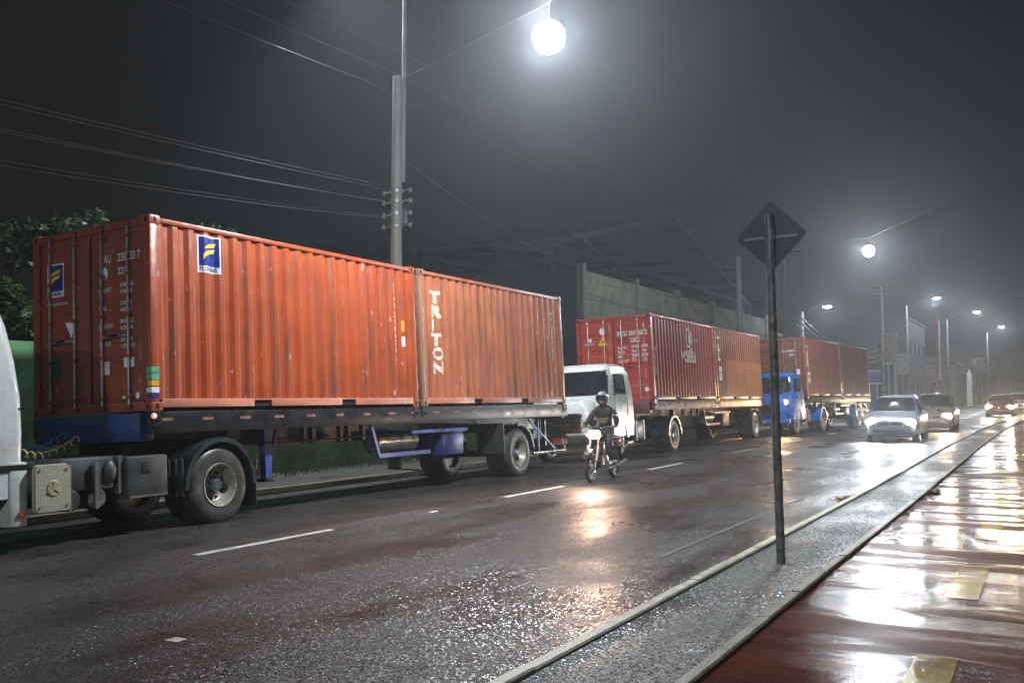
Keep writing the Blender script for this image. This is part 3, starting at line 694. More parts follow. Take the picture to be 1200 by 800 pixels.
# ================================================================ tractors
def ringxy(x0, x1, y0, y1, r, z, n=5):
    pts = []
    for cx, cy_, a in ((x1-r, y1-r, 0), (x0+r, y1-r, 90), (x0+r, y0+r, 180), (x1-r, y0+r, 270)):
        for k in range(n+1):
            t = math.radians(a + 90*k/n); pts.append((cx+math.cos(t)*r, cy_+math.sin(t)*r, z))
    return pts
def chassis(t, x0, x1, rear, front, rim, R=0.525):
    for y in (0.72, 1.55): MB().box(x0, x1, y, y+0.09, 0.74, 1.0).build('frame_rail', M['dark'], t, bevel=0.006)
    for x in (x0+0.5, (x0+x1)/2, x1-0.3): MB().box(x, x+0.10, 0.811, 1.549, 0.78, 0.96).build('frame_cross', M['dark'], t)
    dual_axle(t, rear, R, rim, 2.36, R=R)
    put_wheel(t, front, 0.05, R, 'front', rim, R=R); put_wheel(t, front, 2.31, R, 'front', rim, True, R=R)
    MB().tube([(front, 0.25, R-0.03), (front, 2.1, R-0.03)], 0.06, 8).build('front_axle', M['dark'], t)
    m = MB(); m.lathe([(0.001, 0), (0.45, 0), (0.47, 0.03), (0.45, 0.07), (0.10, 0.075), (0.001, 0.075)], o=(rear-0.1, 1.18, 1.05), axis='z', n=24); m.box(rear-0.4, rear+0.3, 0.74, 1.62, 0.99, 1.06); m.build('fifth_wheel', M['dark'], t)
# ---- first tractor: white cab-over, only its rear corner shows
fr0 = frame(4.35, 10.02); CABDX = 0.27
l, r = place(fr0, 0, 0, 0)
t1 = thing('truck_tractor', 'white cab-over tractor with perforated exhaust guard, pulling the logo container', 'truck', l, r, 'truck tractors')
chassis(t1, 0.3, 6.3, 5.42, 1.55, 'rim')
lv = [(0.62, -0.02, 2.46, 0.0, 2.36, 0.10), (0.95, -0.05, 2.48, 0.0, 2.36, 0.12), (1.35, -0.05, 2.49, 0.0, 2.36, 0.12), (1.75, 0.0, 2.48, 0.0, 2.36, 0.14), (2.15, 0.10, 2.44, 0.03, 2.33, 0.16), (2.55, 0.22, 2.37, 0.07, 2.29, 0.18), (2.85, 0.32, 2.28, 0.12, 2.24, 0.2), (3.00, 0.48, 2.12, 0.22, 2.14, 0.24), (3.05, 0.75, 2.0, 0.5, 1.86, 0.3)]
MB().loft([ringxy(a, b_, c_, d, e, z) for z, a, b_, c_, d, e in lv]).build('cab', M['white_paint'], t1, smooth=True)
MB().add([(0.55, 0.022, 1.78), (1.5, 0.022, 1.78), (1.5, 0.058, 2.45), (0.72, 0.058, 2.45)], [(0,1,2,3)]).build('side_window', M['glass'], t1)
MB().add([(0.03, 0.25, 1.72), (0.03, 2.1, 1.72), (0.20, 2.05, 2.5), (0.20, 0.31, 2.5)], [(0,1,2,3)]).build('windscreen', M['glass'], t1)
MB().box(0.45, 2.47, 0.012, 0.018, 1.60, 1.625).build('trim_line', M['dark'], t1)
MB().box(1.70, 1.715, -0.004, 0.004, 0.95, 1.9).build('door_gap', M['dark'], t1)
m = MB(); m.box(2.28, 2.50, -0.02, 0.30, 0.30, 1.02); m.build('rear_fender', M['white_paint'], t1, bevel=0.03)
m = MB(); m.box(2.1, 2.51, -0.025, 0.01, 0.93, 0.99); m.build('fender_seam', M['dark'], t1)
arch(t1, 1.55, 0.525, 0.66, 0.0, 0.5, 15, 165, 'white_paint', 'front_fender')
MB().box(-0.12, 0.25, 0.0, 2.36, 0.36, 0.72).build('bumper', M['white_paint'], t1, bevel=0.04)
MB().lathe([(0.001, -0.03), (0.03, -0.026), (0.036, 0), (0.001, 0)], o=(2.40, -0.019, 0.43), n=14).build('side_lamp', M['red_lens'], t1)
# exhaust guard
m = MB(); m.loft([ringxy(-0.27, 0.27, -0.29, 0.29, 0.06, 0.0), ringxy(-0.255, 0.255, -0.275, 0.275, 0.06, 0.05)])
g = m.build('exhaust_guard', M['guard'], t1, smooth=True, angle=25); g.location = (2.75, -0.06, 0.70); g.scale = (0.86, 0.95, 1); g.rotation_euler = (PI/2, 0, 0)
m = MB(); m.lathe([(0.10, 0.052), (0.085, 0.062), (0.001, 0.062)], n=20, axis='z'); 
for k in range(3):
    a = PI/2 + 2*PI*k/3; m.beam((0, 0, 0.064), (math.cos(a)*0.09, math.sin(a)*0.09, 0.064), 0.03, 0.012)
e_ = m.build('guard_emblem', M['board_beige'], g)
for sx in (-0.2, 0.2):
    for sy in (-0.22, 0.22): MB().lathe([(0.001, 0.05), (0.018, 0.05), (0.016, 0.062), (0.001, 0.062)], o=(sx, sy, 0), axis='z', n=8).build('bolt', M['steel'], g)
m = MB(); m.lathe([(0.001, 0), (0.22, 0), (0.25, 0.04), (0.25, 0.6), (0.22, 0.64), (0.001, 0.64)], o=(2.9, 0.05, 0.70), n=20); m.build('exhaust_silencer', M['dark'], t1, smooth=True)
# underhung bits between cab and wheel
MB().box(3.0, 3.75, 0.12, 0.60, 0.62, 1.02).build('air_filter_box', M['boxgrey'], t1, bevel=0.03)
for k in range(2): 
    m = MB(); m.lathe([(0.001, 0), (0.10, 0), (0.13, 0.04), (0.13, 0.36), (0.10, 0.40), (0.001, 0.40)], o=(3.12+0.36*k, 0.06, 0.52), n=16); m.build('air_reservoir', M['tank' if k else 'boxgrey'], t1, smooth=True)
for x in (3.05, 3.42): MB().box(x, x+0.05, 0.04, 0.10, 0.4, 0.95).build('reservoir_strap', M['galv'], t1)
m = MB(); m.box(3.88, 4.52, 0.04, 0.62, 0.47, 1.00); bx_ = m.build('battery_box', M['boxgrey'], t1, bevel=0.03)
MB().box(4.10, 4.24, 0.028, 0.041, 0.78, 0.93).build('box_latch', M['dark'], bx_, bevel=0.006)
MB().box(3.90, 4.50, 0.026, 0.041, 0.475, 0.50).build('box_lip', M['galv'], bx_)
MB().box(3.80, 3.86, 0.10, 0.5, 0.55, 1.02).build('box_bracket', M['galv'], t1)
m = MB(); m.sphere((3.68, 0.14, 0.83), 0.13, 12, 8, (0.8, 0.7, 1.2)); m.build('fuel_filter', M['boxgrey'], t1, smooth=True)
arch(t1, 5.42, 0.525, 0.66, 0.0, 0.64, -2, 182); arch(t1, 5.42, 0.525, 0.66, 1.72, 2.36, -2, 182)
m = MB()
for k in range(5): m.box(4.74-0.004*k, 4.78, 0.03+0.125*k, 0.12+0.125*k, 0.42, 0.92)
m.build('front_flap', M['mudguard'], t1, bevel=0.008)
MB().box(6.085, 6.10, 0.02, 0.62, 0.18, 0.80).build('mud_flap', M['black'], t1)
MB().box(6.10, 6.115, 0.015, 0.05, 0.70, 0.85).build('flap_reflector', M['reflector'], t1)
for k, (c_, z) in enumerate((('hose_yellow', 1.12), ('hose_blue', 1.06), ('hose_blue', 1.17))):
    pts = []
    for q in range(70):
        s = q/69; a = s*2*PI*11
        pts.append((2.75 + 1.15*s, 0.95 + 0.14*k + 0.045*math.cos(a), z + 0.16 - 0.22*math.sin(PI*s) + 0.045*math.sin(a)))
    MB().tube(pts, 0.012, 5).build('air_hose', M[c_], t1, smooth=True)
m = MB(); m.box(2.55, 4.9, 0.80, 1.55, 1.005, 1.02); m.build('deck_plate', M['dark'], t1)

# ---- bonneted tractors of the second and third rigs
def old_tractor(label, fr, paint, rim, rear, hlz=1.02, warm=False, R=0.50, rail_end=None, front=1.05):
    l, r = place(fr, 0, 0, 0)
    t = thing('truck_tractor', label, 'truck', l, r, 'truck tractors')
    chassis(t, 0.2, rear+0.75, rear, front, rim, R)
    W = 2.3
    lv = [(0.62, 0.42, 2.25, 0.02, W-0.02, 0.12), (1.0, 0.40, 2.26, 0.0, W, 0.14), (1.45, 0.42, 2.26, 0.0, W, 0.16), (1.78, 0.46, 2.25, 0.01, W-0.01, 0.18),
          (2.05, 0.54, 2.22, 0.04, W-0.04, 0.20), (2.35, 0.64, 2.18, 0.08, W-0.08, 0.22), (2.50, 0.74, 2.10, 0.14, W-0.14, 0.25), (2.585, 0.92, 1.96, 0.28, W-0.28, 0.30), (2.605, 1.15, 1.7, 0.6, W-0.6, 0.3)]
    cab = MB().loft([ringxy(a, b_, c_, d, e, z, 6) for z, a, b_, c_, d, e in lv]).build('cab', M[paint], t, smooth=True)
    hood = [(0.70, 0.02, 0.9, 0.30, W-0.30, 0.22), (1.05, -0.02, 0.9, 0.28, W-0.28, 0.24), (1.40, 0.0, 0.9, 0.32, W-0.32, 0.25), (1.58, 0.10, 0.9, 0.40, W-0.40, 0.28), (1.66, 0.28, 0.9, 0.55, W-0.55, 0.25)]
    MB().loft([ringxy(a, b_, c_, d, e, z, 6) for z, a, b_, c_, d, e in hood]).build('bonnet', M[paint], t, smooth=True)
    def lvz(z):
        for p, q in zip(lv[:-1], lv[1:]):
            if p[0] <= z <= q[0]:
                f = (z-p[0])/(q[0]-p[0]); return [a+(b_-a)*f for a, b_ in zip(p, q)]
    z0, z1 = 1.74, 2.40
    for nm, mt, e in (('windscreen_seal', 'black', 0.0), ('windscreen', 'glass', 0.03)):
        pts = []
        for k in range(21):
            s_ = (1-math.cos(PI*k/20))/2; col = []
            for q in range(4):
                z = z0+e + (z1-z0-2*e)*q/3; _, x0, x1, ya, yb, r = lvz(z)
                d0 = 0.035 + e; y = ya+d0 + (yb-ya-2*d0)*s_; dd = min(y-ya, yb-y)
                x = x0 + (r - math.sqrt(max(0, r*r-(r-dd)**2)) if dd < r else 0)
                off = 0.008 + (0.006 if e else 0); col.append((x-off, y + (-off if y < 1.0 and dd < r else off if dd < r else 0)*0.6, z))
            pts.append(col)
        MB().loft(pts, cap=False, closed=False).build(nm, M[mt], t, smooth=True)
    for sgn in (0, 1):
        def sy(z, off): 
            y = 0.01 + (z-1.78)*0.10 - off
            return y if not sgn else W - y
        for nm, mt, e in (('side_window_seal', 'black', 0.0), ('side_window', 'glass', 0.03)):
            poly = [(0.80+e, 1.74+e), (1.66-e, 1.74+e), (1.64-e, 2.30-e), (0.94+e*0.8, 2.30-e)]
            mm = MB(); mm.add([(x, sy(z, 0.014 + (0.004 if e else 0)), z) for x, z in poly], [(0,1,2,3)]); mm.build(nm, M[mt], t)
        y0 = -0.012 if not sgn else W+0.004
        mm = MB(); mm.box(1.70, 1.712, y0, y0+0.01, 0.9, 1.7); mm.box(0.84, 0.852, y0, y0+0.01, 0.9, 1.7); mm.build('door_gap', M['dark'], t)
        MB().box(1.45, 1.62, y0-0.02 if not sgn else y0+0.01, y0+0.01 if not sgn else y0+0.03, 1.52, 1.56).build('door_handle', M['chrome'], t)
        mm = MB(); yo = -0.20 if not sgn else W+0.20; yi = 0.02 if not sgn else W-0.02
        mm.tube([(0.80, yi, 2.25), (0.72, yo, 2.28), (0.72, yo, 1.80), (0.80, yi, 1.70)], 0.012, 6); mm.build('mirror_arm', M['dark'], t)
        MB().box(0.69, 0.74, yo-0.09, yo+0.09, 1.86, 2.26).build('mirror', M['black'], t, bevel=0.015)
        # front mudguard
        y0, y1 = (0.0, 0.42) if not sgn else (W-0.42, W)
        arch(t, front, R, R+0.14, y0, y1, 8, 172, paint, 'front_mudguard', 0.03)
        MB().lathe([(0.001, -0.05), (0.085, -0.045), (0.11, 0.0), (0.11, 0.06), (0.001, 0.06)], o=(0.02 if hlz < 1.2 else 0.36, 0.30 if not sgn else W-0.30, hlz), axis='x', n=18).build('headlight', M['head_amber'] if warm else M['chrome'], t, smooth=True)
        mm = MB(); mm.box(1.62, 2.05, 0.02 if not sgn else W-0.32, 0.32 if not sgn else W-0.02, 0.40, 0.46); mm.box(1.62, 2.05, 0.02 if not sgn else W-0.32, 0.32 if not sgn else W-0.02, 0.68, 0.72); mm.build('cab_step', M['dark'], t)
    for y in (0.62, 1.42): MB().beam((0.43, y-0.05, 1.76), (0.475, y+0.32, 1.90), 0.014, 0.014).build('wiper', M['black'], t)
    g = MB(); g.box(-0.035, 0.05, 0.62, W-0.62, 0.78, 1.28); gr = g.build('grille', M['dark'], t, bevel=0.02)
    for k in range(6): MB().box(-0.048, -0.036, 0.66, W-0.66, 0.83+0.075*k, 0.855+0.075*k).build('grille_bar', M['chrome'], gr)
    MB().box(-0.20, 0.02, 0.0, W, 0.46, 0.68).build('bumper', M['dark' if paint == 'white_paint' else paint], t, bevel=0.04)
    MB().box(-0.206, -0.201, W/2-0.2, W/2+0.2, 0.50, 0.63).build('number_plate', M['plate'], t)
    # fuel tank, battery box, rear guards
    MB().box(2.35, 3.15, 0.06, 0.56, 0.48, 1.0).build('fuel_tank', M['boxgrey'], t, bevel=0.08)
    MB().box(2.38, 2.44, 0.045, 0.57, 0.46, 1.012).build('tank_strap', M['galv'], t)
    MB().box(2.95, 3.01, 0.045, 0.57, 0.46, 1.012).build('tank_strap', M['galv'], t)
    arch(t, rear, R, R+0.10, 0.0, 0.62, 0, 180, 'mudguard' if paint == 'white_paint' else paint); arch(t, rear, R, R+0.10, 1.70, 2.32, 0, 180, 'mudguard' if paint == 'white_paint' else paint)
    MB().tube([(2.42, 1.9, 0.9), (2.42, 1.9, 2.75)], 0.05, 10).build('exhaust_stack', M['dark'], t)
    if warm:
        for y in (0.34, W-0.34):
            ld = bpy.data.lights.new('headlight_beam', 'SPOT'); ld.energy = 160; ld.color = (1, 0.60, 0.28); ld.spot_size = 1.5; ld.spot_blend = 0.8; ld.shadow_soft_size = 0.02
            lo = bpy.data.objects.new('headlight_beam', ld); C.objects.link(lo); lo.parent = t; lo.location = (hlz*0.7-0.85 if hlz > 1.2 else -0.06, y, hlz); lo.rotation_euler = (0, math.radians(80), PI) ; lo.rotation_euler = Vector((-1, -0.15, -0.1)).to_track_quat('-Z', 'Y').to_euler()
    return t
fr2t = frame(22.85, 9.98)
old_tractor('white bonneted tractor with rounded cab in front of the bright red container doors', fr2t, 'white_paint', 'rim_white', 5.45)
fr2 = frame(26.5, 9.93)
make_trailer('red-brown trailer with white wheels under the dark red container', fr2, 'chassis_red', 'chassis_red', 'chassis_red', 'rim_white', (11.1,))
loc, rot = place(fr2, 0.07, 0.0, DECK-0.03)
c3 = make_container('dark red container with white round emblem and bright red doors', loc, rot, 'red', 'red_bright', 'postgrey', 'red')
ell = lambda a, b_, n=24: [(math.cos(2*PI*k/n)*a, math.sin(2*PI*k/n)*b_) for k in range(n)]
o_, i_ = ell(0.30, 0.33), ell(0.17, 0.24)
ringg = (o_ + i_, [(k, (k+1) % 24, 24+(k+1) % 24, 24+k) for k in range(24)])
on_side('emblem_ring', ringg, 3.45, 2.03, M['letter'], c3)
on_side('emblem_mark', ([(-0.06, -0.17), (0.02, -0.20), (0.07, 0.02), (0.02, 0.17), (-0.05, 0.08)], [(0,1,2,3,4)]), 3.47, 2.03, M['letter_small'], c3)
on_side('emblem_tail', ([(0.0, 0), (0.22, -0.03), (0.24, 0.06), (0.08, 0.09)], [(0,1,2,3)]), 3.5, 1.66, M['letter'], c3)
on_side('lettering', bold('MSELi', 0.52, 1.12, 0.02), 2.62, 1.25, M['letter'], c3)
on_side('lettering', bold('22G1', 0.12, 0.9, 0.004), 4.1, 1.95, M['letter_small'], c3)
for k, ch in enumerate('IMTU3041882'): on_side('lettering', bold(ch, 0.12, 0.8, 0.003), 0.32, 1.62 - 0.085*k, M['letter_small'], c3)
on_door('lettering', bold('IMTU', 0.19, 0.72, 0.012), 1.10, 1.98, M['letter'], c3, face=0.030)
on_door('lettering', bold('304188', 0.19, 0.80, 0.012), 0.72, 1.98, M['letter'], c3, face=0.030)
on_door('lettering', bold('2', 0.21, 0.80, 0.012), 0.22, 1.98, M['letter'], c3, face=0.030)
on_door('lettering', bold('22G1', 0.17, 0.82, 0.012), 0.68, 1.78, M['letter'], c3, face=0.030)
on_door('faded_patch', rect(0.34, 0.17), 1.10, 1.76, M['doorred'], c3, face=0.030)
for k, (a, u, v) in enumerate((('M.G.W.', '30480', '67200'), ('TARE', '2200', '4850'), ('NET', '28280', '62350'), ('CU.CAP', '33.2', '1172'))):
    on_door('lettering', bold(a, 0.12, 0.80, 0.006), 1.10, 1.58-0.13*k, M['letter'], c3, face=0.030)
    on_door('lettering', bold(u, 0.12, 0.68, 0.006), 0.66, 1.60-0.13*k, M['letter'], c3, face=0.030)
    on_door('lettering', bold(v, 0.12, 0.68, 0.006), 0.34, 1.60-0.13*k, M['letter'], c3, face=0.030)
on_door('round_sticker', ([(x*1.25, y*1.25) for x, y in disc[0]], disc[1]), CW-0.86, 2.16, M['white_sticker'], c3, face=0.030)
on_door('round_sticker', ([(x*0.8, y*0.8) for x, y in disc[0]], disc[1]), CW-0.45, 1.92, M['white_sticker'], c3, face=0.030)
on_door('lettering', bold('MERCANTE', 0.07, 0.9, 0.003), CW-0.26, 1.78, M['letter_small'], c3, face=0.030)
on_door('warning_triangle', ([(-0.16, 0), (0.16, 0), (0, 0.28)], [(0,1,2)]), CW-0.86, 1.74, M['yellow_sticker'], c3, face=0.030)
on_door('warning_mark', ([(-0.05, 0.05), (0.05, 0.05), (0, 0.19)], [(0,1,2)]), CW-0.86, 1.74, M['amber_sticker'], c3, face=0.030, lift=0.006)
on_door('round_sticker', ([(x*0.9, y*0.8) for x, y in disc[0]], disc[1]), 0.24, 0.36, M['white_sticker'], c3, face=0.03)
loc, rot = place(fr2, 0.07 + CL + 0.12, 0.0, DECK-0.03)
c4 = make_container('brown container with a lighter repainted lower sheet behind the emblem container', loc, rot, 'brown', 'brown', 'postgrey', 'brown')
for k, ch in enumerate('TRITON'): on_side('letter', bold(ch, 0.30, 1.3, 0.024), 0.40, 2.02 - 0.26*k, M['letter'], c4)

yaw3 = -0.055
fr3t = frame(39.45, 9.03, yaw3)
old_tractor('bright blue tractor with a glowing headlight behind the brown container', fr3t, 'blue_paint', 'rim', 5.1, warm=True, hlz=1.34)
fr3 = frame(42.1, 8.88, yaw3)
make_trailer('blue trailer under the rust-brown containers behind the blue tractor', fr3, 'chassis_dark', 'chassis_blue', 'chassis_blue', 'rim', (9.5, 10.7), flap='blue_paint')
loc, rot = place(fr3, 0.07, 0.0, DECK-0.03)
c5 = make_container('rust-brown container with white lettering down its edge behind the blue tractor', loc, rot, 'rust', 'brown', 'postgrey', 'rust')
for k, ch in enumerate('TRITON'): on_side('letter', bold(ch, 0.30, 1.3, 0.024), 0.36, 1.98 - 0.27*k, M['letter'], c5)
on_door('lettering', bold('TRLU 362240', 0.13, 0.8, 0.006), 1.05, 1.98, M['letter_small'], c5, face=0.030)
on_door('lettering', bold('22G1', 0.13, 0.8, 0.006), 0.7, 1.80, M['letter_small'], c5, face=0.030)
on_door('plate_sticker', rect(0.14, 0.22), 0.42, 0.98, M['white_sticker'], c5, face=0.030)
loc, rot = place(fr3, 0.07 + CL + 0.12, 0.0, DECK-0.03)
c6 = make_container('rust-brown container, last one, in front of the blue roadside board', loc, rot, 'rust', 'rust', 'postgrey', 'rust')
for k, ch in enumerate('TRITON'): on_side('letter', bold(ch, 0.22, 0.62, 0.01), 0.42, 1.7 - 0.2*k, M['letter'], c6)

# ================================================================ street lamps, poles, cables
def lamp_head(parent, p, d, lit=True, s=1.0):
    """flat LED head at p, arm coming from direction -d"""
    e = thing('lamp_head', parent=parent); e.location = p; e.rotation_euler = (0, 0, math.atan2(d[1], d[0]))
    m = MB(); m.loft([ringxy(-0.34*s, 0.36*s, -0.17*s, 0.17*s, 0.08*s, 0.02), ringxy(-0.34*s, 0.36*s, -0.17*s, 0.17*s, 0.08*s, 0.07), ringxy(-0.30*s, 0.28*s, -0.11*s, 0.11*s, 0.06*s, 0.12)]); m.build('lamp_housing', M['galv'], e, smooth=True)
    m = MB(); m.loft([ringxy(-0.18*s, 0.30*s, -0.13*s, 0.13*s, 0.06*s, -0.05), ringxy(-0.24*s, 0.34*s, -0.16*s, 0.16*s, 0.07*s, -0.02), ringxy(-0.24*s, 0.34*s, -0.16*s, 0.16*s, 0.07*s, 0.018)]); m.build('lamp_lens', M['lamp_lens'], e, smooth=True)
    return e
def lamp_light(p, power, col=(0.88, 0.95, 1.0), rad=0.13, drop=0.14):
    ld = bpy.data.lights.new('street_lamp_light', 'POINT'); ld.energy = power; ld.color = col; ld.shadow_soft_size = rad
    o = bpy.data.objects.new('street_lamp_light', ld); C.objects.link(o); o.location = (p[0], p[1], p[2]-drop); return o
def utility_pole(label, x, y, h, lamp=None, tube_to=None, arms=(), power=LAMP_W, r0=0.17, clutter=False, pw=1.0):
    z0 = rise(x) - 0.12
    t = thing('utility_pole', label, 'pole', (x, y, z0), (0, 0, 0), 'utility poles along the pavement')
    MB().tube([(0, 0, 0), (0, 0, h)], r0, 14, r1=r0*0.66).build('pole_shaft', M['pole'], t, smooth=True)
    for z in arms:
        m = MB(); m.box(-0.05, 0.05, -1.1, 1.1, z-0.05, z+0.05); ca = m.build('cross_arm', M['steeldark'], t)
        for q in (-1.0, -0.5, 0.5, 1.0): MB().lathe([(0.001, 0), (0.05, 0), (0.03, 0.05), (0.05, 0.08), (0.03, 0.13), (0.001, 0.15)], o=(0, q, z+0.05), axis='z', n=10).build('insulator', M['pole'], ca)
    if clutter:
        for z in (5.9, 6.2, 6.5, 6.75):
            MB().lathe([(r0*0.86, z-0.03), (r0*0.95, z-0.03), (r0*0.95, z+0.03), (r0*0.86, z+0.03)], axis='z', n=14, closed=True).build('pole_band', M['galv'], t)
            MB().tube([(-0.05, -0.42, z), (0.05, 0.42, z)], 0.02, 6).build('service_bracket', M['galv'], t)
            for q in (-0.4, 0.4): MB().lathe([(0.001, -0.06), (0.045, -0.05), (0.03, 0), (0.045, 0.05), (0.001, 0.06)], o=(0.02, q, z), axis='z', n=8).build('insulator', M['pole'], t)
        MB().box(0.13, 0.33, -0.10, 0.12, 6.0, 6.35).build('junction_box', M['boxgrey'], t, bevel=0.02)
    if tube_to:
        MB().tube([(0.10, -0.12, h-2.6), (0.10, -0.14, tube_to)], 0.055, 8).build('extension_tube', M['galv'], t)
    if lamp:
        lx, ly, lz = lamp[0]-x, lamp[1]-y, lamp[2]-z0
        zt = tube_to or h-0.4; n = 12; pts = []
        for k in range(n+1):
            s = k/n; pts.append((0.10 + (lx-0.10)*s, -0.14 + (ly+0.14)*s, zt + (lz + 0.07 - zt)*(s**1.6) + 0.5*math.sin(PI*s)*(1 if zt <= lz+0.5 else 0.3)))
        MB().tube(pts, 0.026, 8).build('lamp_arm', M['dark'], t, smooth=True)
        lamp_head(t, (lx, ly, lz), (lx, ly))
        lamp_light(lamp, power*pw)
    return t
utility_pole('tall concrete pole with clamped service brackets behind the logo container', 18.9, 13.75, 9.6, tube_to=12.2, clutter=True, arms=())
def hanging_lamp(label, p, a, b_, power, rad, s=1.0):
    t = thing('hanging_street_lamp', label, 'street lamp', p, (0, 0, 0), 'lamps hung over the carriageway')
    e = thing('lamp_head', parent=t)
    MB().lathe([(0.001, 0.15), (0.05, 0.14), (0.08, 0.10), (0.09, 0.04), (0.09, -0.01), (0.07, -0.01), (0.001, 0.0)], axis='z', n=24).build('lamp_housing', M['void'], e, smooth=True)
    r_ = 0.225*s; MB().sphere((0, 0, -0.12*s), r_, 20, 12).build('glare_globe', em('lit_glare_globe', (0.88, 0.95, 1.0), power/(4*PI*PI*r_*r_)), e, smooth=True)  # globe shape added to stand in for the lamp's glare disc
    MB().tube([(0, 0, 0.13), (0, 0, 0.40)], 0.009, 6).build('hanger_rod', M['void'], t)
    return t
LA = (12.75, 6.46, 7.22); LB = (37.4, 5.65, 7.12)
hanging_lamp('big glaring white street lamp hung over the road above the orange containers', LA, (18.9, 13.6), (6, -3), LAMP_W*0.66, 0.05, 1.08)
hanging_lamp('glaring white street lamp hung over the road above the oncoming silver hatchback', LB, (47.5, 13.4), (30, -3), LAMP_W*0.44, 0.05, 0.85)
_p = [o for o in C.objects if o.name.startswith('utility_pole')][0]
MB().tube([(0.10, -0.14, 12.2), (0.10, -0.10, 13.0), (0.05, 0.6, 13.5), (0.0, 1.1, 13.45)], 0.026, 8).build('lamp_arm', M['signpost'], _p, smooth=True)
lamp_head(_p, (0.0, 1.35, 13.38), (0, 1)); _sl = lamp_light((18.9, 15.1, 13.26), LAMP_W*1.5)
_sl.data.type = 'SPOT'; _sl = bpy.data.lights[_sl.data.name]; _sl.spot_size = 1.6; _sl.spot_blend = 0.6
utility_pole('concrete pole rising behind the diamond sign', 61, 14.3, 11.0, arms=(10.6,))
utility_pole('lamp pole half hidden behind the diamond sign plate', 47.5, 13.4, 8.6)
utility_pole('concrete pole on the pavement right of the cycle path opposite the logo container', 6.0, -3.2, 9.6)
utility_pole('concrete pole on the pavement right of the cycle path opposite the red container', 30.0, -3.2, 9.6)
utility_pole('concrete pole with T cross-arms beyond the rust-brown containers', 100, 14.0, 12.2, arms=(11.2, 12.0))
utility_pole('lit lamp pole beside the red and white striped pole', 96.0, 11.3, 9.8, lamp=(94.8, 8.6, 10.5), pw=0.42)
utility_pole('lit lamp pole between the striped pole and the low shop house', 117, 9.6, 9.8, lamp=(115.5, 6.5, 10.7), pw=0.42)
utility_pole('lit lamp pole beside the two-storey house near the bend trees', 146, 7.0, 9.8, lamp=(145, 5.2, 10.9), pw=0.42)
utility_pole('small lamp pole above the rust-brown container', 71, 15.4, 7.6, lamp=(69.6, 13.4, 7.9), pw=0.2)
utility_pole('lamp pole beside the cycle path, opposite the front of the white tractor', -15.0, -2.6, 9.0, lamp=(-14.0, 1.6, 8.6), pw=0.75)

def cable(label, pts, sag=0.5, r=0.02, n=18, group='overhead cables'):
    out = []
    for (a, b_) in zip(pts[:-1], pts[1:]):
        a, b_ = Vector(a), Vector(b_)
        for k in range(n + 1):
            s = k/n; p = a.lerp(b_, s); p.z -= sag*4*s*(1-s); out.append(p)
    o = MB().tube(out, r, 5, cap=False).build('overhead_cable', M['cable'], smooth=True); tag(o, label, 'cable', group); return o
ORD = ('topmost', 'second', 'third', 'fourth', 'fifth', 'lowest')
for k, (dy, z, sg) in enumerate(((0.40, 6.75, 0.55), (-0.40, 6.62, 0.62), (0.36, 6.42, 0.70), (-0.36, 6.28, 0.85), (0.30, 6.05, 0.95), (-0.3, 5.9, 1.05))):
    cable('dark service cable, %s of the six on the bracketed pole' % ORD[k], [(-22, 13.8+dy, 5.75+(z-5.9)*0.5), (18.9, 13.75+dy, z), (61, 14.3+dy, z-0.1+rise(61)), (100, 14.0+dy, z+rise(100))], sg, 0.005)
for k, dy in enumerate((-1.0, 0.0, 1.0)):
    cable('thin high wire above the service cables, %s' % ('nearest the road', 'between the other two', 'nearest the green wall')[k], [(-22, 13.8+dy, 9.6), (18.9, 13.75+dy, 9.55), (61, 14.3+dy, 10.6), (100, 14.0+dy, 11.3)], 0.5, 0.004, group='high wires')
cable('service drop from the bracketed pole to the roofless shed', [(18.9, 13.4, 7.3), (36.0, 16.5, 6.9)], 0.35, 0.014)
cable('wire from the shed corner towards the diamond sign pole', [(36.0, 16.5, 7.2), (61, 14.3, 7.6)], 1.0, 0.02)
cable('span wire carrying the big glaring lamp', [(18.9, 13.6, 9.4), (LA[0], LA[1], LA[2]+0.4), (6.0, -3.1, 9.3)], 0.0, 0.004, group='span wires')
cable('span wire carrying the lamp above the silver hatchback', [(47.5, 13.3, 8.4), (LB[0], LB[1], LB[2]+0.4), (30.0, -3.1, 9.3)], 0.0, 0.004, group='span wires')
for k in range(3): cable('thick telephone cable over the rust-brown containers, %s of three' % ('topmost', 'middle', 'lowest')[k], [(61, 14.0, 7.3-0.35*k), (100, 13.8, 6.4-0.5*k), (146, 7.3, 6.6-0.4*k)], 1.5, 0.05, group='telephone cables')

# ================================================================ left side: wall, shed, plants
wl = thing('boundary_wall', 'green painted boundary wall behind the trailers', 'wall', (0, 0, 0))
for k in range(12):
    x0 = -10 + k*3.7; m = MB(); m.box(x0+0.11, x0+3.59, 15.62, 15.78, -0.3, 2.62); m.build('wall_panel', M['wallgreen'], wl)
    MB().box(x0-0.11, x0+0.108, 15.56, 15.84, -0.3, 2.75).build('wall_pillar', M['wallgreen'], wl)
MB().box(-10, 34.3, 15.57, 15.83, 2.622, 2.70).build('wall_coping', M['postgrey2'], wl) if False else None

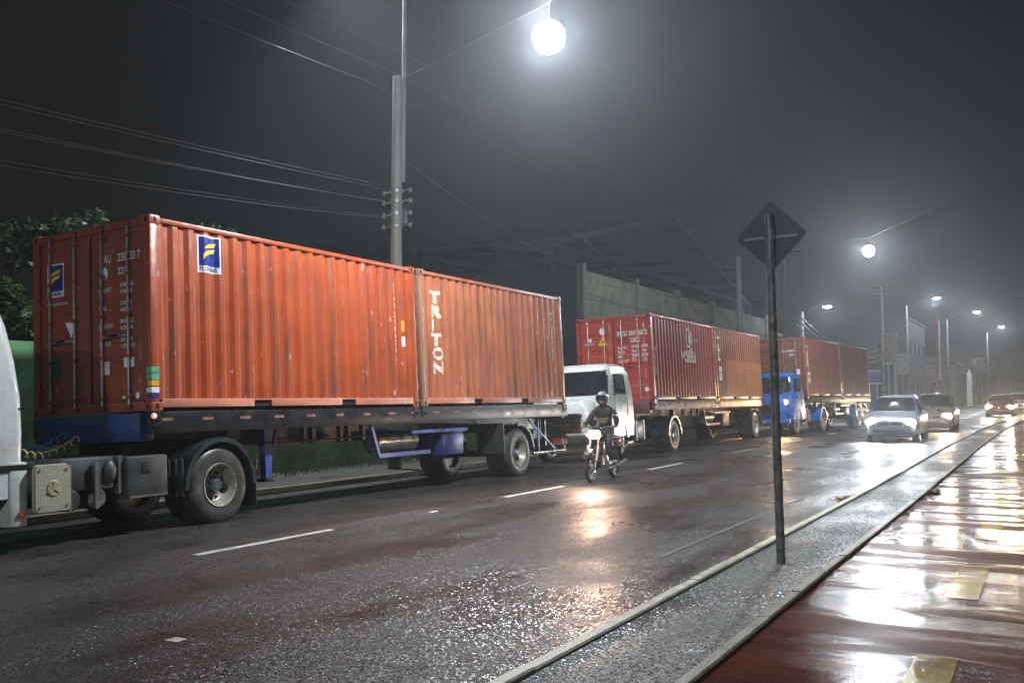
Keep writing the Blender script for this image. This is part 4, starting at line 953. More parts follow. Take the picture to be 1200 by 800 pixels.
sh = thing('roofless_shed', 'tall concrete-walled shed with open steel roof frame behind the red container', 'building', (34.6, 16.0, rise(40)))
HS = 6.55
for k in range(5):
    x0 = k*5.7
    for q in range(6):
        m = MB(); m.box(x0+0.14, x0+5.56, 0.0, 0.18, q*HS/6+0.008, (q+1)*HS/6-0.008); m.build('wall_slab', M['wallgrey'], sh)
    MB().box(x0-0.14, x0+0.138, -0.05, 0.24, 0, HS+0.28).build('wall_post', M['postgrey2'], sh)
MB().box(28.36, 28.64, -0.05, 0.24, 0, HS+0.28).build('wall_post', M['postgrey2'], sh)
for k in range(5): MB().box(0.0, 0.18, 0.25+k*5, 5.15+k*5, 0, HS-0.02).build('end_wall_slab', M['build_dark'], sh)
RX, RZ, EZ = 16.2, 11.6, 7.9
for yy in (2.0, 8.5, 15.0, 21.5, 28.0):
    m = MB(); m.beam((1.0, yy, EZ), (RX, yy, RZ), 0.14, 0.26); m.build('rafter', M['steeldark'], sh)
    m = MB(); m.beam((RX, yy, RZ), (31.4, yy, EZ), 0.14, 0.26); m.build('rafter', M['steeldark'], sh)
    m = MB(); m.beam((1.0, yy, EZ), (31.4, yy, EZ), 0.15, 0.15); m.build('tie_beam', M['steeldark'], sh)
    for x in (1.0, 31.4): MB().box(x-0.15, x+0.15, yy-0.15, yy+0.15, 0, EZ).build('steel_column', M['steeldark'], sh)
for k in range(9):
    s = k/8
    if k != 8: MB().beam((1.0+(RX-1.0)*s, 1.0, EZ+(RZ-EZ)*s+0.3), (1.0+(RX-1.0)*s, 29, EZ+(RZ-EZ)*s+0.3), 0.12, 0.18).build('purlin', M['steeldark'], sh)
    MB().beam((RX+(31.4-RX)*s, 1.0, RZ+(EZ-RZ)*s+0.3), (RX+(31.4-RX)*s, 29, RZ+(EZ-RZ)*s+0.3), 0.14, 0.22).build('purlin', M['steeldark'], sh)
for k in range(7):  # sheets added on the far slope to darken the gap under the ridge
    y0 = 9.0 + k*2.9; m = MB(); m.add([(RX, y0, RZ+0.45), (31.6, y0, EZ+0.40), (31.6, y0+2.85, EZ+0.40), (RX, y0+2.85, RZ+0.45)], [(0,1,2,3)]); m.build('added_dark_sheet', M['darksheet'], sh)

def leaf_cloud(m, c, rad, n, rnd, size=0.16):
    for _ in range(n):
        while True:
            p = Vector((rnd.uniform(-1,1), rnd.uniform(-1,1), rnd.uniform(-1,1)))
            if 0.25 < p.length < 1: break
        p = Vector((c[0]+p.x*rad[0], c[1]+p.y*rad[1], c[2]+p.z*rad[2]))
        a = Vector((rnd.gauss(0,1), rnd.gauss(0,1), rnd.gauss(0,0.6))).normalized(); b_ = a.cross(Vector((rnd.gauss(0,1), rnd.gauss(0,1), rnd.gauss(0,1)))).normalized()
        s = size*rnd.uniform(0.6, 1.4)
        m.add([p - a*s, p + b_*s*0.42, p + a*s, p - b_*s*0.42], [(0,1,2,3)])
def tree(label, x, y, h, spread, seed, mat='leaf_dark', n=4200, size=0.10, group='trees behind the wall', clumps=9):
    rnd = random.Random(seed); t = thing('tree', label, 'tree', (x, y, rise(x)-0.4), (0,0,0), group)
    tr = MB(); tr.tube([(0,0,0), (rnd.uniform(-.2,.2), rnd.uniform(-.2,.2), h*0.3), (rnd.uniform(-.3,.3), rnd.uniform(-.3,.3), h*0.62)], 0.16*h/6, 8, r1=0.07*h/6)
    cr = MB()
    for k in range(clumps):
        a = rnd.uniform(0, 2*PI); d = spread*rnd.uniform(0.15, 0.75); c = (math.cos(a)*d, math.sin(a)*d, h*rnd.uniform(0.52, 0.90))
        tr.tube([(0, 0, h*rnd.uniform(0.25, 0.5)), (c[0]*0.5, c[1]*0.5, c[2]*0.8), c], 0.05*h/6, 5, r1=0.015)
        q = spread*rnd.uniform(0.30, 0.48); leaf_cloud(cr, c, (q, q, q*0.75), n//clumps, rnd, size)
    tr.build('trunk', M['bark'], t, smooth=True); cr.build('crown', M[mat], t); return t
tree('leafy tree behind the wall showing over the door end of the logo container', 14.0, 18.5, 6.3, 1.9, 3)
tree('bushy tree behind the wall showing over the middle of the logo container', 17.6, 18.2, 6.8, 2.1, 5)
tree('low dark tree behind the wall near the bracketed pole', 21.5, 18.8, 5.8, 1.8, 8)
tree('yellowish green bush tree above the green wall beside the white tractor', 11.0, 17.6, 4.6, 1.7, 11, 'leaf', 7000)
tree('dense green tree above the green wall behind the white tractor', 8.6, 17.8, 4.7, 1.8, 13, 'leaf', 7000)
for k, (x, y, h, s, mt) in enumerate(((172, 5.0, 7.5, 4.0, 'leaf_brown'), (165, 9.0, 7.0, 3.5, 'leaf_dark'), (182, 1.5, 9.0, 4.5, 'leaf_brown'), (150, 10.5, 6.5, 3.2, 'leaf_brown'))):
    tree(('wide brownish tree on the bend under the far lamps', 'dark tree between the far buildings', 'tall brownish tree at the end of the street', 'rounded brownish tree past the white gate pillar')[k], x, y, h, s, 30+k, mt, 1600, 0.35, 'far trees at the bend')
# verge of grass below the wall
rnd = random.Random(4); m = MB()
for _ in range(5200):
    x = rnd.uniform(-2, 33); y = 15.55 - abs(rnd.gauss(0, 0.5)); 
    if y < 13.3: continue
    z = rise(x) - 0.10; hh = rnd.uniform(0.06, 0.24); dx, dy = rnd.gauss(0, 0.05), rnd.gauss(0, 0.05)
    m.add([(x-0.012, y, z), (x+0.012, y, z), (x+dx, y+dy, z+hh)], [(0,1,2)])
tag(m.build('verge_grass', M['leaf']), 'ragged grass at the foot of the green wall', 'grass', kind='stuff')

# ================================================================ diamond sign seen from behind
sg = thing('road_sign', 'diamond road sign seen from behind on a leaning steel post', 'sign', (9.37, 2.27, 0.07), (0, 0, 0))
lean = Matrix.Rotation(0.020, 4, 'X')
sg.rotation_euler = (-0.020, 0.0, 0.0)
SH = 3.27
m = MB(); m.tube([(0, 0, -0.1), (0, 0, SH+0.10)], 0.042, 14); m.build('post', M['signpost'], sg, smooth=True)
m = MB(); d = 0.352; n = 4
pl = []
for k in range(4):
    a = PI/2*k; 
    for e in (-0.10, -0.03, 0.03, 0.10):
        aa = a + e; rr = d*(1 - 0.9*abs(e)*0.35) * (1.0 if abs(e) < 0.05 else 0.985)
        pl.append((math.cos(aa)*rr*0.985 if False else 0, 0))
pl = []
r_ = 0.05
for k in range(4):
    a = PI/2*k; corner = Vector((math.cos(a)*d, math.sin(a)*d)); e1 = Vector((math.cos(a+PI*0.75), math.sin(a+PI*0.75))); e0 = Vector((math.cos(a-PI*0.75), math.sin(a-PI*0.75)))
    for q in range(5):
        s = q/4; p = (corner + e0*r_)*(1-s)**2 + corner*2*s*(1-s) + (corner + e1*r_)*s**2; pl.append((p.x, p.y))
m.prism([(y, SH-0.10+z) for y, z in pl], 0.068, 0.072, 'yz'); plate = m.build('sign_plate', M['signback'], sg)
m = MB(); m.prism([(y*0.97, SH-0.10+z*0.97) for y, z in pl], 0.0725, 0.0735, 'yz'); m.build('sign_face', M['signface'], sg)
for dz in (-0.02,):
    m = MB(); m.box(0.048, 0.067, -0.26, 0.26, SH-0.115+dz, SH-0.085+dz); m.build('bracket_bar', M['galv'], sg)
m = MB(); m.lathe([(0.0425, SH-0.16), (0.050, SH-0.16), (0.050, SH-0.04), (0.0425, SH-0.04)], axis='z', n=12, closed=True); m.build('post_clamp', M['signpost'], sg)
# debris on the kerb
def rubble(label, x, y, z, s, seed):
    rnd = random.Random(seed); m = MB()
    for k in range(26):
        c = (rnd.gauss(0, s), rnd.gauss(0, s*0.35), abs(rnd.gauss(0, 0.02))); r = rnd.uniform(0.015, 0.05)
        m.sphere(c, r, 6, 4, (rnd.uniform(0.7, 1.6), rnd.uniform(0.7, 1.3), 0.6))
    o = m.build('debris_pile', M['debris']); o.location = (x, y, z); tag(o, label, 'debris', 'wet debris heaps'); o['kind'] = 'stuff'; return o
rubble('wet brown debris heap lying against the road kerb', 15.9, 2.84, rise(16)+0.02, 0.20, 2)
rubble('small brown debris heap lying against the path kerb', 17.6, 1.70, rise(17)+0.06, 0.12, 3)

# ================================================================ motorcycles and riders
def spoked_wheel(parent, x, z, R, wd=0.09):
    e = thing('wheel', parent=parent); e.location = (x, 0, z)
    n = 28; m = MB(); prof_ = [(R-0.055+0.055*math.cos(2*PI*k/8)+0.0, wd/2*math.sin(2*PI*k/8)) for k in range(8)]
    m.lathe(prof_, n=n, closed=True); m.build('tyre', M['tyre'], e, smooth=True)
    m = MB(); m.lathe([(R-0.085, -0.03), (R-0.105, -0.03), (R-0.115, 0), (R-0.105, 0.03), (R-0.085, 0.03)], n=n, closed=True); m.build('rim', M['moto_silver'], e, smooth=True)
    m = MB(); m.lathe([(0.001, -0.06), (0.06, -0.06), (0.06, 0.06), (0.001, 0.06)], n=14); 
    for k in range(16):
        a = 2*PI*k/16; m.tube([(math.cos(a)*0.05, 0.04*(-1)**k, math.sin(a)*0.05), (math.cos(a+0.2)*(R-0.1), 0, math.sin(a+0.2)*(R-0.1))], 0.004, 4)
    m.build('hub_and_spokes', M['moto_silver'], e)
def motorcycle(label, loc, yaw, lit=True):
    t = thing('motorcycle', label, 'motorcycle', loc, (0, 0, yaw))      # rides towards -x, origin below the middle
    spoked_wheel(t, -0.64, 0.30, 0.30, 0.08); spoked_wheel(t, 0.64, 0.30, 0.30, 0.10)
    for y in (-0.085, 0.085):
        MB().tube([(-0.64, y, 0.30), (-0.42, y, 0.86), (-0.40, y, 0.98)], 0.022, 8).build('fork_tube', M['moto_silver'], t, smooth=True)
        MB().beam((-0.60, y*1.25, 0.42), (-0.49, y*1.25, 0.70), 0.03, 0.07).build('fork_guard', M['moto_white'], t)
        MB().tube([(0.05, y, 0.35), (0.64, y*1.1, 0.30)], 0.022, 6).build('swing_arm', M['dark'], t)
        MB().tube([(0.40, y*1.4, 0.72), (0.62, y*1.4, 0.34)], 0.03, 8).build('shock_absorber', M['moto_silver'], t)
    n = 8
    def fend(x, z, R, a0, a1, wd, name):
        m = MB()
        for k in range(n):
            q0, q1 = math.radians(a0+(a1-a0)*k/n), math.radians(a0+(a1-a0)*(k+1)/n)
            m.add([(x+math.cos(q0)*R, -wd, z+math.sin(q0)*R), (x+math.cos(q0)*R, wd, z+math.sin(q0)*R), (x+math.cos(q1)*R, wd, z+math.sin(q1)*R), (x+math.cos(q1)*R, -wd, z+math.sin(q1)*R)], [(0,1,2,3)])
        m.build(name, M['moto_black'], t, smooth=True)
    fend(-0.64, 0.30, 0.345, 20, 150, 0.06, 'front_fender'); fend(0.64, 0.30, 0.36, 0, 140, 0.075, 'rear_fender')
    m = MB(); m.loft([ringxy(-0.34, -0.30, -0.07, 0.07, 0.015, 0.86), ringxy(-0.40, 0.10, -0.13, 0.13, 0.06, 0.80), ringxy(-0.36, 0.10, -0.14, 0.14, 0.07, 0.88), ringxy(-0.28, 0.04, -0.10, 0.10, 0.06, 0.97)][1:]); m.build('fuel_tank', M['moto_black'], t, smooth=True)
    m = MB(); m.loft([ringxy(0.06, 0.72, -0.11, 0.11, 0.06, 0.76), ringxy(0.04, 0.74, -0.13, 0.13, 0.07, 0.81), ringxy(0.08, 0.70, -0.10, 0.10, 0.06, 0.86)]); m.build('seat', M['black'], t, smooth=True)
    m = MB(); m.box(-0.22, 0.16, -0.12, 0.12, 0.26, 0.52); m.box(-0.18, -0.02, -0.07, 0.07, 0.50, 0.74); m.build('engine', M['moto_silver'], t, bevel=0.03)
    m = MB(); m.tube([(-0.38, 0, 0.90), (-0.25, 0, 0.30), (0.10, 0, 0.26), (0.20, 0, 0.76), (-0.35, 0, 0.84)], 0.022, 6); m.build('frame_tube', M['dark'], t)
    m = MB(); m.tube([(-0.16, -0.10, 0.48), (-0.30, -0.13, 0.34), (-0.05, -0.16, 0.24), (0.30, -0.17, 0.28)], 0.022, 8); m.tube([(0.28, -0.17, 0.28), (0.80, -0.19, 0.36)], 0.045, 10); m.build('exhaust_pipe', M['moto_silver'], t, smooth=True)
    m = MB(); m.tube([(-0.22, -0.38, 1.06), (-0.33, -0.18, 1.06), (-0.40, -0.05, 1.0), (-0.40, 0.05, 1.0), (-0.33, 0.18, 1.06), (-0.22, 0.38, 1.06)], 0.013, 6); m.build('handlebar', M['dark'], t)
    for y in (-1, 1):
        MB().tube([(-0.30, 0.27*y, 1.07), (-0.32, 0.34*y, 1.24)], 0.007, 5).build('mirror_stem', M['dark'], t)
        MB().sphere((-0.32, 0.36*y, 1.27), 0.06, 10, 6, (0.4, 1.1, 0.7)).build('mirror', M['moto_black'], t, smooth=True)
        MB().sphere((-0.50, 0.16*y, 0.90), 0.035, 8, 6).build('indicator', M['amber_sticker'], t, smooth=True)
        MB().tube([(-0.02, 0.0, 0.30), (-0.02, 0.24*y, 0.28)], 0.013, 6).build('foot_peg', M['black'], t)
    m = MB(); m.loft([[(-0.46, y_*0.12, z_) for y_, z_ in ((-1, 0.80), (1, 0.80), (1.1, 1.0), (-1.1, 1.0))], [(-0.36, y_*0.10, z_) for y_, z_ in ((-1, 0.80), (1, 0.80), (0.8, 1.06), (-0.8, 1.06))]]); m.build('headlight_cowl', M['moto_black'], t, bevel=0.02)
    m = MB(); m.loft([ringxy(-0.115, 0.115, -0.075, 0.075, 0.035, 0.0), ringxy(-0.10, 0.10, -0.06, 0.06, 0.03, 0.025)]); hl = m.build('headlight', M['head_warm'] if lit else M['chrome'], t, smooth=True)
    hl.location = (-0.462, 0, 0.91); hl.rotation_euler = (PI/2, 0, -PI/2)
    MB().box(0.90, 0.93, -0.08, 0.08, 0.66, 0.72).build('tail_light', M['red_lens'], t); MB().box(0.88, 0.895, -0.09, 0.09, 0.48, 0.62).build('number_plate', M['plate'], t)
    if lit:
        ld = bpy.data.lights.new('motorcycle_beam', 'SPOT'); ld.energy = 130; ld.color = (1, 0.62, 0.46); ld.spot_size = 1.6; ld.spot_blend = 0.9; ld.shadow_soft_size = 0.07
        lo = bpy.data.objects.new('motorcycle_beam', ld); C.objects.link(lo); lo.parent = t; lo.location = (-0.52, 0, 0.91); lo.rotation_euler = Vector((-1, 0.0, -0.16)).to_track_quat('-Z', 'Y').to_euler()
    return t
def skin_mesh(verts, edges, radii, root=0, sub=2):
    me = bpy.data.meshes.new('b'); me.from_pydata(verts, edges, []); ob = bpy.data.objects.new('b', me); C.objects.link(ob)
    ob.modifiers.new('s', 'SKIN'); sk = me.skin_vertices[0].data
    for i, r in enumerate(radii): sk[i].radius = (r, r) if not isinstance(r, tuple) else r
    sk[root].use_root = True
    sm = ob.modifiers.new('u', 'SUBSURF'); sm.levels = sub; sm.render_levels = sub
    bpy.context.view_layer.update(); dg = bpy.context.evaluated_depsgraph_get()
    out = bpy.data.meshes.new_from_object(ob.evaluated_get(dg)); bpy.data.objects.remove(ob); bpy.data.meshes.remove(me)
    for p in out.polygons: p.use_smooth = True
    return out
def rider(label, loc, yaw):
    """seated person, hands on the bars; one continuous body, clothing by material zones"""
    V = [(0.20,0,0.92),(0.17,0,1.08),(0.11,0,1.26),(0.08,0,1.40),(0.05,0,1.48),(0.03,0,1.56)]        # pelvis..neck..head base
    R_ = [(0.15,0.17),(0.14,0.155),(0.15,0.19),(0.11,0.15),0.060,0.075]
    E_ = [(0,1),(1,2),(2,3),(3,4),(4,5)]
    for s in (-1, 1):
        i = len(V)
        V += [(0.09,0.19*s,1.36),(0.02,0.30*s,1.17),(-0.14,0.33*s,1.08),(-0.225,0.325*s,1.075),(-0.27,0.315*s,1.065)]; R_ += [0.075,0.058,0.046,0.036,0.040]
        E_ += [(3,i),(i,i+1),(i+1,i+2),(i+2,i+3),(i+3,i+4)]
        j = len(V)
        V += [(0.14,0.11*s,0.90),(-0.20,0.19*s,0.80),(-0.10,0.20*s,0.52),(-0.02,0.20*s,0.37),(-0.14,0.205*s,0.325)]; R_ += [0.11,0.075,0.062,0.045,0.042]
        E_ += [(0,j),(j,j+1),(j+1,j+2),(j+2,j+3),(j+3,j+4)]
    me = skin_mesh(V, E_, R_); o = bpy.data.objects.new('person', me); C.objects.link(o); o.location = loc; o.rotation_euler = (0, 0, yaw)
    for k in ('cloth_black', 'jeans', 'shoe', 'skin', 'cloth_khaki'): me.materials.append(M[k])
    for p in me.polygons:
        c = p.center
        if c.z < 0.40: p.material_index = 2
        elif c.z < 0.97 and abs(c.y) < 0.30 : p.material_index = 1
        elif c.z > 1.47: p.material_index = 3
        elif c.x < -0.21 and c.z > 1.0: p.material_index = 3
        elif 1.13 < c.z < 1.23 and abs(c.y) < 0.17 and c.x < 0.12: p.material_index = 4
    tag(o, label, 'person', None)
    # five fingers closed round each grip
    for s in (-1, 1):
        m = MB()
        for q in range(4):
            y = (0.345 - 0.021*q)*s; L_ = (0.9, 1.0, 1.05, 0.92)[q]
            m.tube([(-0.265, y, 1.085), (-0.295*1.0, y, 1.082), (-0.305, y, 1.06), (-0.288, y, 1.043), (-0.288+0.025*L_, y, 1.04)], 0.0095, 6, r1=0.0075)
        m.tube([(-0.255, 0.285*s, 1.07), (-0.24, 0.275*s, 1.05), (-0.262, 0.283*s, 1.036)], 0.011, 6, r1=0.009)
        m.build('fingers', M['skin'], o, smooth=True)
    m = MB(); m.sphere((0.0, 0, 1.615), 0.135, 18, 12, (1.08, 0.95, 1.05)); hm = m.build('helmet', M['helmet'], o, smooth=True)
    m = MB(); rings = []
    for k in range(9):
        a = PI - 0.95 + 1.9*k/8; rings.append([(0.0 + math.cos(a)*0.149, math.sin(a)*0.131, 1.575), (math.cos(a)*0.152, math.sin(a)*0.134, 1.615), (math.cos(a)*0.140, math.sin(a)*0.124, 1.665)])
    m.loft(rings, cap=False, closed=False); m.build('visor', M['glass'], hm, smooth=True)
    m = MB(); m.add([(-0.10, -0.09, 1.675), (-0.10, 0.09, 1.675), (-0.19, 0.06, 1.665), (-0.19, -0.06, 1.665), (-0.10, -0.09, 1.685), (-0.10, 0.09, 1.685), (-0.19, 0.06, 1.672), (-0.19, -0.06, 1.672)], [(0,1,2,3),(4,5,6,7),(0,1,5,4),(1,2,6,5),(2,3,7,6),(3,0,4,7)]); m.build('helmet_peak', M['boxgrey'], hm)
    return o
bx, by, byaw = 17.55, 7.72, 0.06
bz = gz(bx, by)
motorcycle('black motorcycle with glowing warm headlight riding past the white tractor', (bx, by, bz), byaw)
rider('person in black jacket and grey helmet riding the near motorcycle', (bx, by, bz), byaw)

# ================================================================ cars
def car(label, loc, yaw, paint, lens, tall=1.0, lights=True, power=150, group='oncoming cars', L=3.95, W=1.66):
    t = thing('car', label, 'car', loc, (0, 0, yaw), group)          # drives towards -x, origin below the front bumper centre
    H = 1.50*tall; w2 = W/2
    st = [  # x, z_low, z_mid, z_belt, z_top, w_low, w_belt, w_top
        (0.00, 0.30, 0.42, 0.60, 0.64, 0.62, 0.62, 0.55), (0.10, 0.22, 0.40, 0.68, 0.74, 0.74, 0.74, 0.66), (0.35, 0.20, 0.42, 0.78, 0.86, 0.80, 0.81, 0.72),
        (0.75, 0.20, 0.45, 0.86, 0.95, 0.82, 0.83, 0.74), (1.05, 0.20, 0.45, 0.92, 1.00, 0.82, 0.83, 0.74), (1.35, 0.20, 0.45, 0.95, 1.22, 0.82, 0.83, 0.66),
        (1.72, 0.20, 0.45, 0.96, 1.44, 0.82, 0.83, 0.58), (2.20, 0.20, 0.45, 0.97, 1.50, 0.82, 0.83, 0.58), (2.90, 0.20, 0.45, 0.98, 1.49, 0.82, 0.83, 0.57), (3.45, 0.22, 0.46, 0.99, 1.40, 0.81, 0.82, 0.56),
        (3.78, 0.25, 0.46, 0.98, 1.10, 0.78, 0.80, 0.66), (3.95, 0.32, 0.46, 0.86, 0.92, 0.70, 0.74, 0.64)]
    rings = []
    for x, zl, zm, zb, zt, wl_, wb, wt in st:
        k = w2/0.83; zt *= tall if zt > 1.05 else 1
        half = [(wl_*0.86*k, zl), (wl_*k, zl+0.08), (wb*1.0*k, zm), (wb*k, (zm+zb)/2), (wb*0.985*k, zb), (wt*1.02*k, zt-0.05), (wt*0.86*k, zt), (0, zt+0.012)]
        rings.append([(x, -y, z) for y, z in half] + [(x, y, z) for y, z in half[-2::-1]])
    MB().loft(rings).build('body', M[paint], t, smooth=True, angle=50)
    k = w2/0.83; T = tall
    def ringat(x):
        for (a, ra), (b_, rb) in zip(zip([q[0] for q in st], rings), list(zip([q[0] for q in st], rings))[1:]):
            if a <= x <= b_:
                f = (x-a)/(b_-a); return [Vector(p).lerp(Vector(q), f) for p, q in zip(ra, rb)]
    def patch(name, xs, idx, off, trim, mat='glass'):
        rows = []
        for x in xs:
            r = ringat(x); p = [r[i_] for i_ in idx]
            p[0] = p[0].lerp(p[1], trim); p[-1] = p[-1].lerp(p[-2], trim)
            rows.append([q + Vector(off) for q in p])
        MB().loft(rows, cap=False, closed=False).build(name, M[mat], t, smooth=True)
    patch('windscreen', [1.10, 1.20, 1.35, 1.45, 1.55, 1.66], list(range(5, 10)), (-0.010, 0, 0.012), 0.10)
    for y in (-0.30, 0.22): MB().beam((1.085, y-0.22, 1.05), (1.15, y+0.22, 1.10), 0.012, 0.012).build('wiper', M['black'], t)
    patch('rear_window', [3.50, 3.6, 3.72], list(range(5, 10)), (0.010, 0, 0.012), 0.15)
    for s in (-1, 1):
        ii = [4, 5] if s < 0 else [10, 9]
        patch('side_window', [1.50, 1.72, 2.0, 2.36], ii, (0, s*0.010, 0.004), 0.10)
        patch('side_window', [2.44, 2.9, 3.30], ii, (0, s*0.010, 0.004), 0.10)
        m = MB(); m.sphere((0.12, s*0.60*k, 0.665), 0.17, 14, 8, (0.6, 1.2, 0.75)); m.build('headlight', M[lens], t, smooth=True)
        MB().sphere((1.42, s*(w2+0.10), 1.02), 0.10, 10, 6, (0.6, 1.0, 0.7)).build('mirror', M[paint], t, smooth=True)
        for x in (0.72, 3.20):
            e = thing('wheel', parent=t); e.location = (x, s*(w2-0.10), 0.295)
            MB().lathe([(0.19, -0.095), (0.275, -0.095), (0.295, -0.07), (0.295, 0.07), (0.275, 0.095), (0.19, 0.095)], n=24, closed=True).build('tyre', M['tyre'], e, smooth=True)
            MB().lathe([(0.19, 0.09*s), (0.18, 0.06*s), (0.08, 0.085*s), (0.001, 0.09*s)], n=18).build('rim', M['rim'], e, smooth=True)
            m = MB(); m.lathe([(0.335, 0.088), (0.335, 0.10), (0.001, 0.10), (0.001, 0.088)], n=20)
            ar = m.build('wheel_arch', M['black'], t); ar.location = (x, s*(w2-0.095) - (0 if s > 0 else 0.19), 0.31)
        MB().box(3.93, 3.96, s*0.62*k-0.08, s*0.62*k+0.08, 0.68, 0.92).build('tail_light', M['red_lens'], t)
        MB().sphere((0.05, s*0.52*k, 0.36), 0.06, 8, 6, (0.5, 1.2, 0.8)).build('fog_lamp', M['chrome'], t, smooth=True)
    m = MB(); m.box(-0.012, 0.06, -0.36*k, 0.36*k, 0.58, 0.665); g = m.build('grille', M['black'], t, bevel=0.01)
    MB().lathe([(0.001, -0.018), (0.045, -0.016), (0.05, 0), (0.001, 0)], o=(-0.010, 0, 0.625), axis='x', n=14).build('badge', M['chrome'], g)
    MB().box(-0.02, 0.06, -0.55*k, 0.55*k, 0.32, 0.42).build('lower_intake', M['black'], t, bevel=0.01)
    MB().box(-0.032, -0.021, -0.20, 0.20, 0.43, 0.53).build('number_plate', M['plate'], t)
    MB().box(0.25, 3.7, -0.6, 0.6, 0.16, 0.24).build('underbody', M['black'], t)
    if lights:
        for s in (-1, 1):
            ld = bpy.data.lights.new('car_beam', 'SPOT'); ld.energy = power*3; ld.color = (0.92, 0.95, 1) if lens == 'head_cold' else (1, 0.76, 0.48)
            ld.spot_size = 1.5; ld.spot_blend = 0.9; ld.shadow_soft_size = 0.08
            lo = bpy.data.objects.new('car_beam', ld); C.objects.link(lo); lo.parent = t; lo.location = (-0.05, s*0.60*k, 0.665); lo.rotation_euler = Vector((-1, 0, -0.10)).to_track_quat('-Z', 'Y').to_euler()
    return t
def on_road(x, y): return (x, y, gz(x, y))
car('silver hatchback with bright white headlights leading the oncoming traffic', on_road(35.0, 4.72), 0.0, 'car_silver', 'head_cold', 1.07, power=200)
car('grey car with warm headlights following the silver hatchback', on_road(44.5, 4.35), 0.0, 'car_grey', 'head_warm', 1.10)
car('red car with warm headlights rounding the bend', on_road(70.0, 2.75), -0.03, 'car_red', 'head_warm', 1.0, power=260)
car('white car with headlights just behind the red car', on_road(80.0, 1.95), -0.03, 'car_white', 'head_warm', 1.05, power=260)

# ================================================================ far side of the street
def building(label, x, y, w_, d_, h, mat, nwin=(3, 2), roof=True, front='-x'):
    t = thing('building', label, 'building', (x, y, rise(x)-0.3), (0, 0, 0), 'far buildings')
    MB().box(0, d_, 0, w_, 0, h).build('wall', M[mat], t)
    MB().box(-0.15, d_+0.15, -0.15, w_+0.15, h+0.002, h+0.25).build('parapet', M['build_dark'], t)
    for r_i in range(nwin[1]):
        for c_i in range(nwin[0]):
            yy = w_*(c_i+0.5)/nwin[0]; zz = 1.2 + (h-1.2)*(r_i+0.15)/nwin[1]
            fr_ = MB(); fr_.box(-0.06, -0.002, yy-0.65, yy+0.65, zz-0.06, zz+1.26); f = fr_.build('window', M['postgrey2'], t)
            MB().box(-0.066, -0.061, yy-0.58, yy+0.58, zz, zz+1.2).build('pane', M['glass'], f)
        for c_i in range(max(2, int(d_/4))):
            xx = d_*(c_i+0.5)/max(2, int(d_/4)); zz = 1.2 + (h-1.2)*(r_i+0.15)/nwin[1]
            fr_ = MB(); fr_.box(xx-0.65, xx+0.65, -0.06, -0.002, zz-0.06, zz+1.26); f = fr_.build('window', M['postgrey2'], t)
            MB().box(xx-0.58, xx+0.58, -0.066, -0.061, zz, zz+1.2).build('pane', M['glass'], f)
    return t
building('dark flat-roofed warehouse beyond the T cross-arm pole', 104, 12.2, 14, 16, 9.3, 'build_dark', (3, 2))
building('low warm-toned shop house past the striped pole', 124, 9.4, 9, 9, 5.2, 'build_warm', (2, 1))
building('two-storey warm-toned house on the bend', 136, 8.4, 9, 9, 6.5, 'build_warm', (2, 2))
building('grey house behind the small lamp pole', 66, 17.0, 10, 14, 6.0, 'build_dark', (3, 2))
building('pale low house beside the grey house', 84, 15.8, 8, 10, 4.6, 'build_warm', (2, 1))
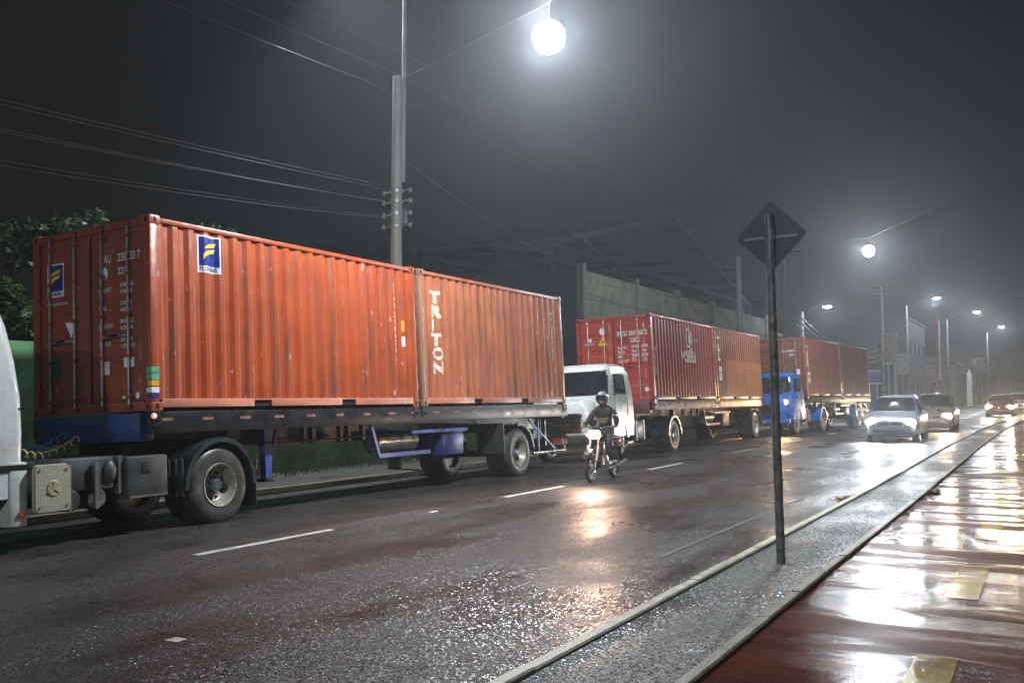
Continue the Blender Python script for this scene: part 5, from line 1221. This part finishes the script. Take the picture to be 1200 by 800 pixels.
def board(label, x, y, w_, z0, z1, mat, post, frame_='galv', cat='sign'):
    t = thing('sign_board', label, cat, (x, y, rise(x)-0.12), (0, 0, 0), 'roadside boards')
    MB().box(0, 0.14, -w_/2, w_/2, z0, z1).build('panel', M[mat], t, bevel=0.02)
    m = MB(); m.box(-0.02, 0.16, -w_/2-0.05, w_/2+0.05, z1+0.002, z1+0.10); m.box(-0.02, 0.16, -w_/2-0.05, w_/2+0.05, z0-0.10, z0-0.002); m.build('panel_frame', M[frame_], t)
    for s in (-1, 1): MB().tube([(0.07, s*w_*0.30, 0), (0.07, s*w_*0.30, z0-0.1)], post, 8).build('post', M[frame_], t)
    return t
board('tall beige totem sign board on two posts', 90, 11.9, 0.95, 4.3, 6.9, 'board_beige', 0.10, 'board_white')
board('white sign board on two thin posts beside the beige totem', 88, 10.75, 0.95, 3.3, 5.0, 'board_white', 0.06)
board('blue board on white legs behind the last container', 80, 12.0, 1.15, 2.5, 3.4, 'board_blue', 0.04, 'board_white')
t = thing('striped_pole', 'red pole with a white striped edge below a lamp', 'pole', (112, 10.2, rise(112)-0.1))
for k in range(8):
    MB().tube([(0, 0, k*1.2), (0, 0, k*1.2+1.198)], 0.19, 12).build('pole_band', M['pole_red'] , t, smooth=True)
MB().box(-0.10, 0.10, -0.30, -0.20, 3.0, 9.4).build('white_edge', M['board_white'], t)
t = thing('gate_pillar', 'slim white pillar with pointed top by the bend', 'pillar', (124, 7.9, rise(124)-0.1))
MB().loft([ringxy(-0.3, 0.3, -0.3, 0.3, 0.05, 0), ringxy(-0.26, 0.26, -0.26, 0.26, 0.05, 3.6)]).build('pillar_shaft', M['board_white'], t)
MB().loft([ringxy(-0.30, 0.30, -0.30, 0.30, 0.05, 3.602), ringxy(-0.05, 0.05, -0.05, 0.05, 0.02, 4.3)]).build('pillar_cap', M['board_white'], t)

# ================================================================ rain haze
m = MB(); m.box(-58, 300, -110, 110, -1.6, 14.5)
hz = m.build('haze', M['black']); hz.data.materials.clear()
hm_ = bpy.data.materials.new('rain_haze'); hm_.use_nodes = True; n = hm_.node_tree.nodes; n.clear()
out = n.new('ShaderNodeOutputMaterial'); pv = n.new('ShaderNodeVolumePrincipled')
pv.inputs['Color'].default_value = (0.87, 0.93, 1.0, 1); pv.inputs['Density'].default_value = HAZE_DENSITY; pv.inputs['Anisotropy'].default_value = 0.68
hm_.node_tree.links.new(pv.outputs[0], out.inputs['Volume']); hz.data.materials.append(hm_)
tag(hz, 'thin rain haze hanging over the street', 'haze', kind='stuff')
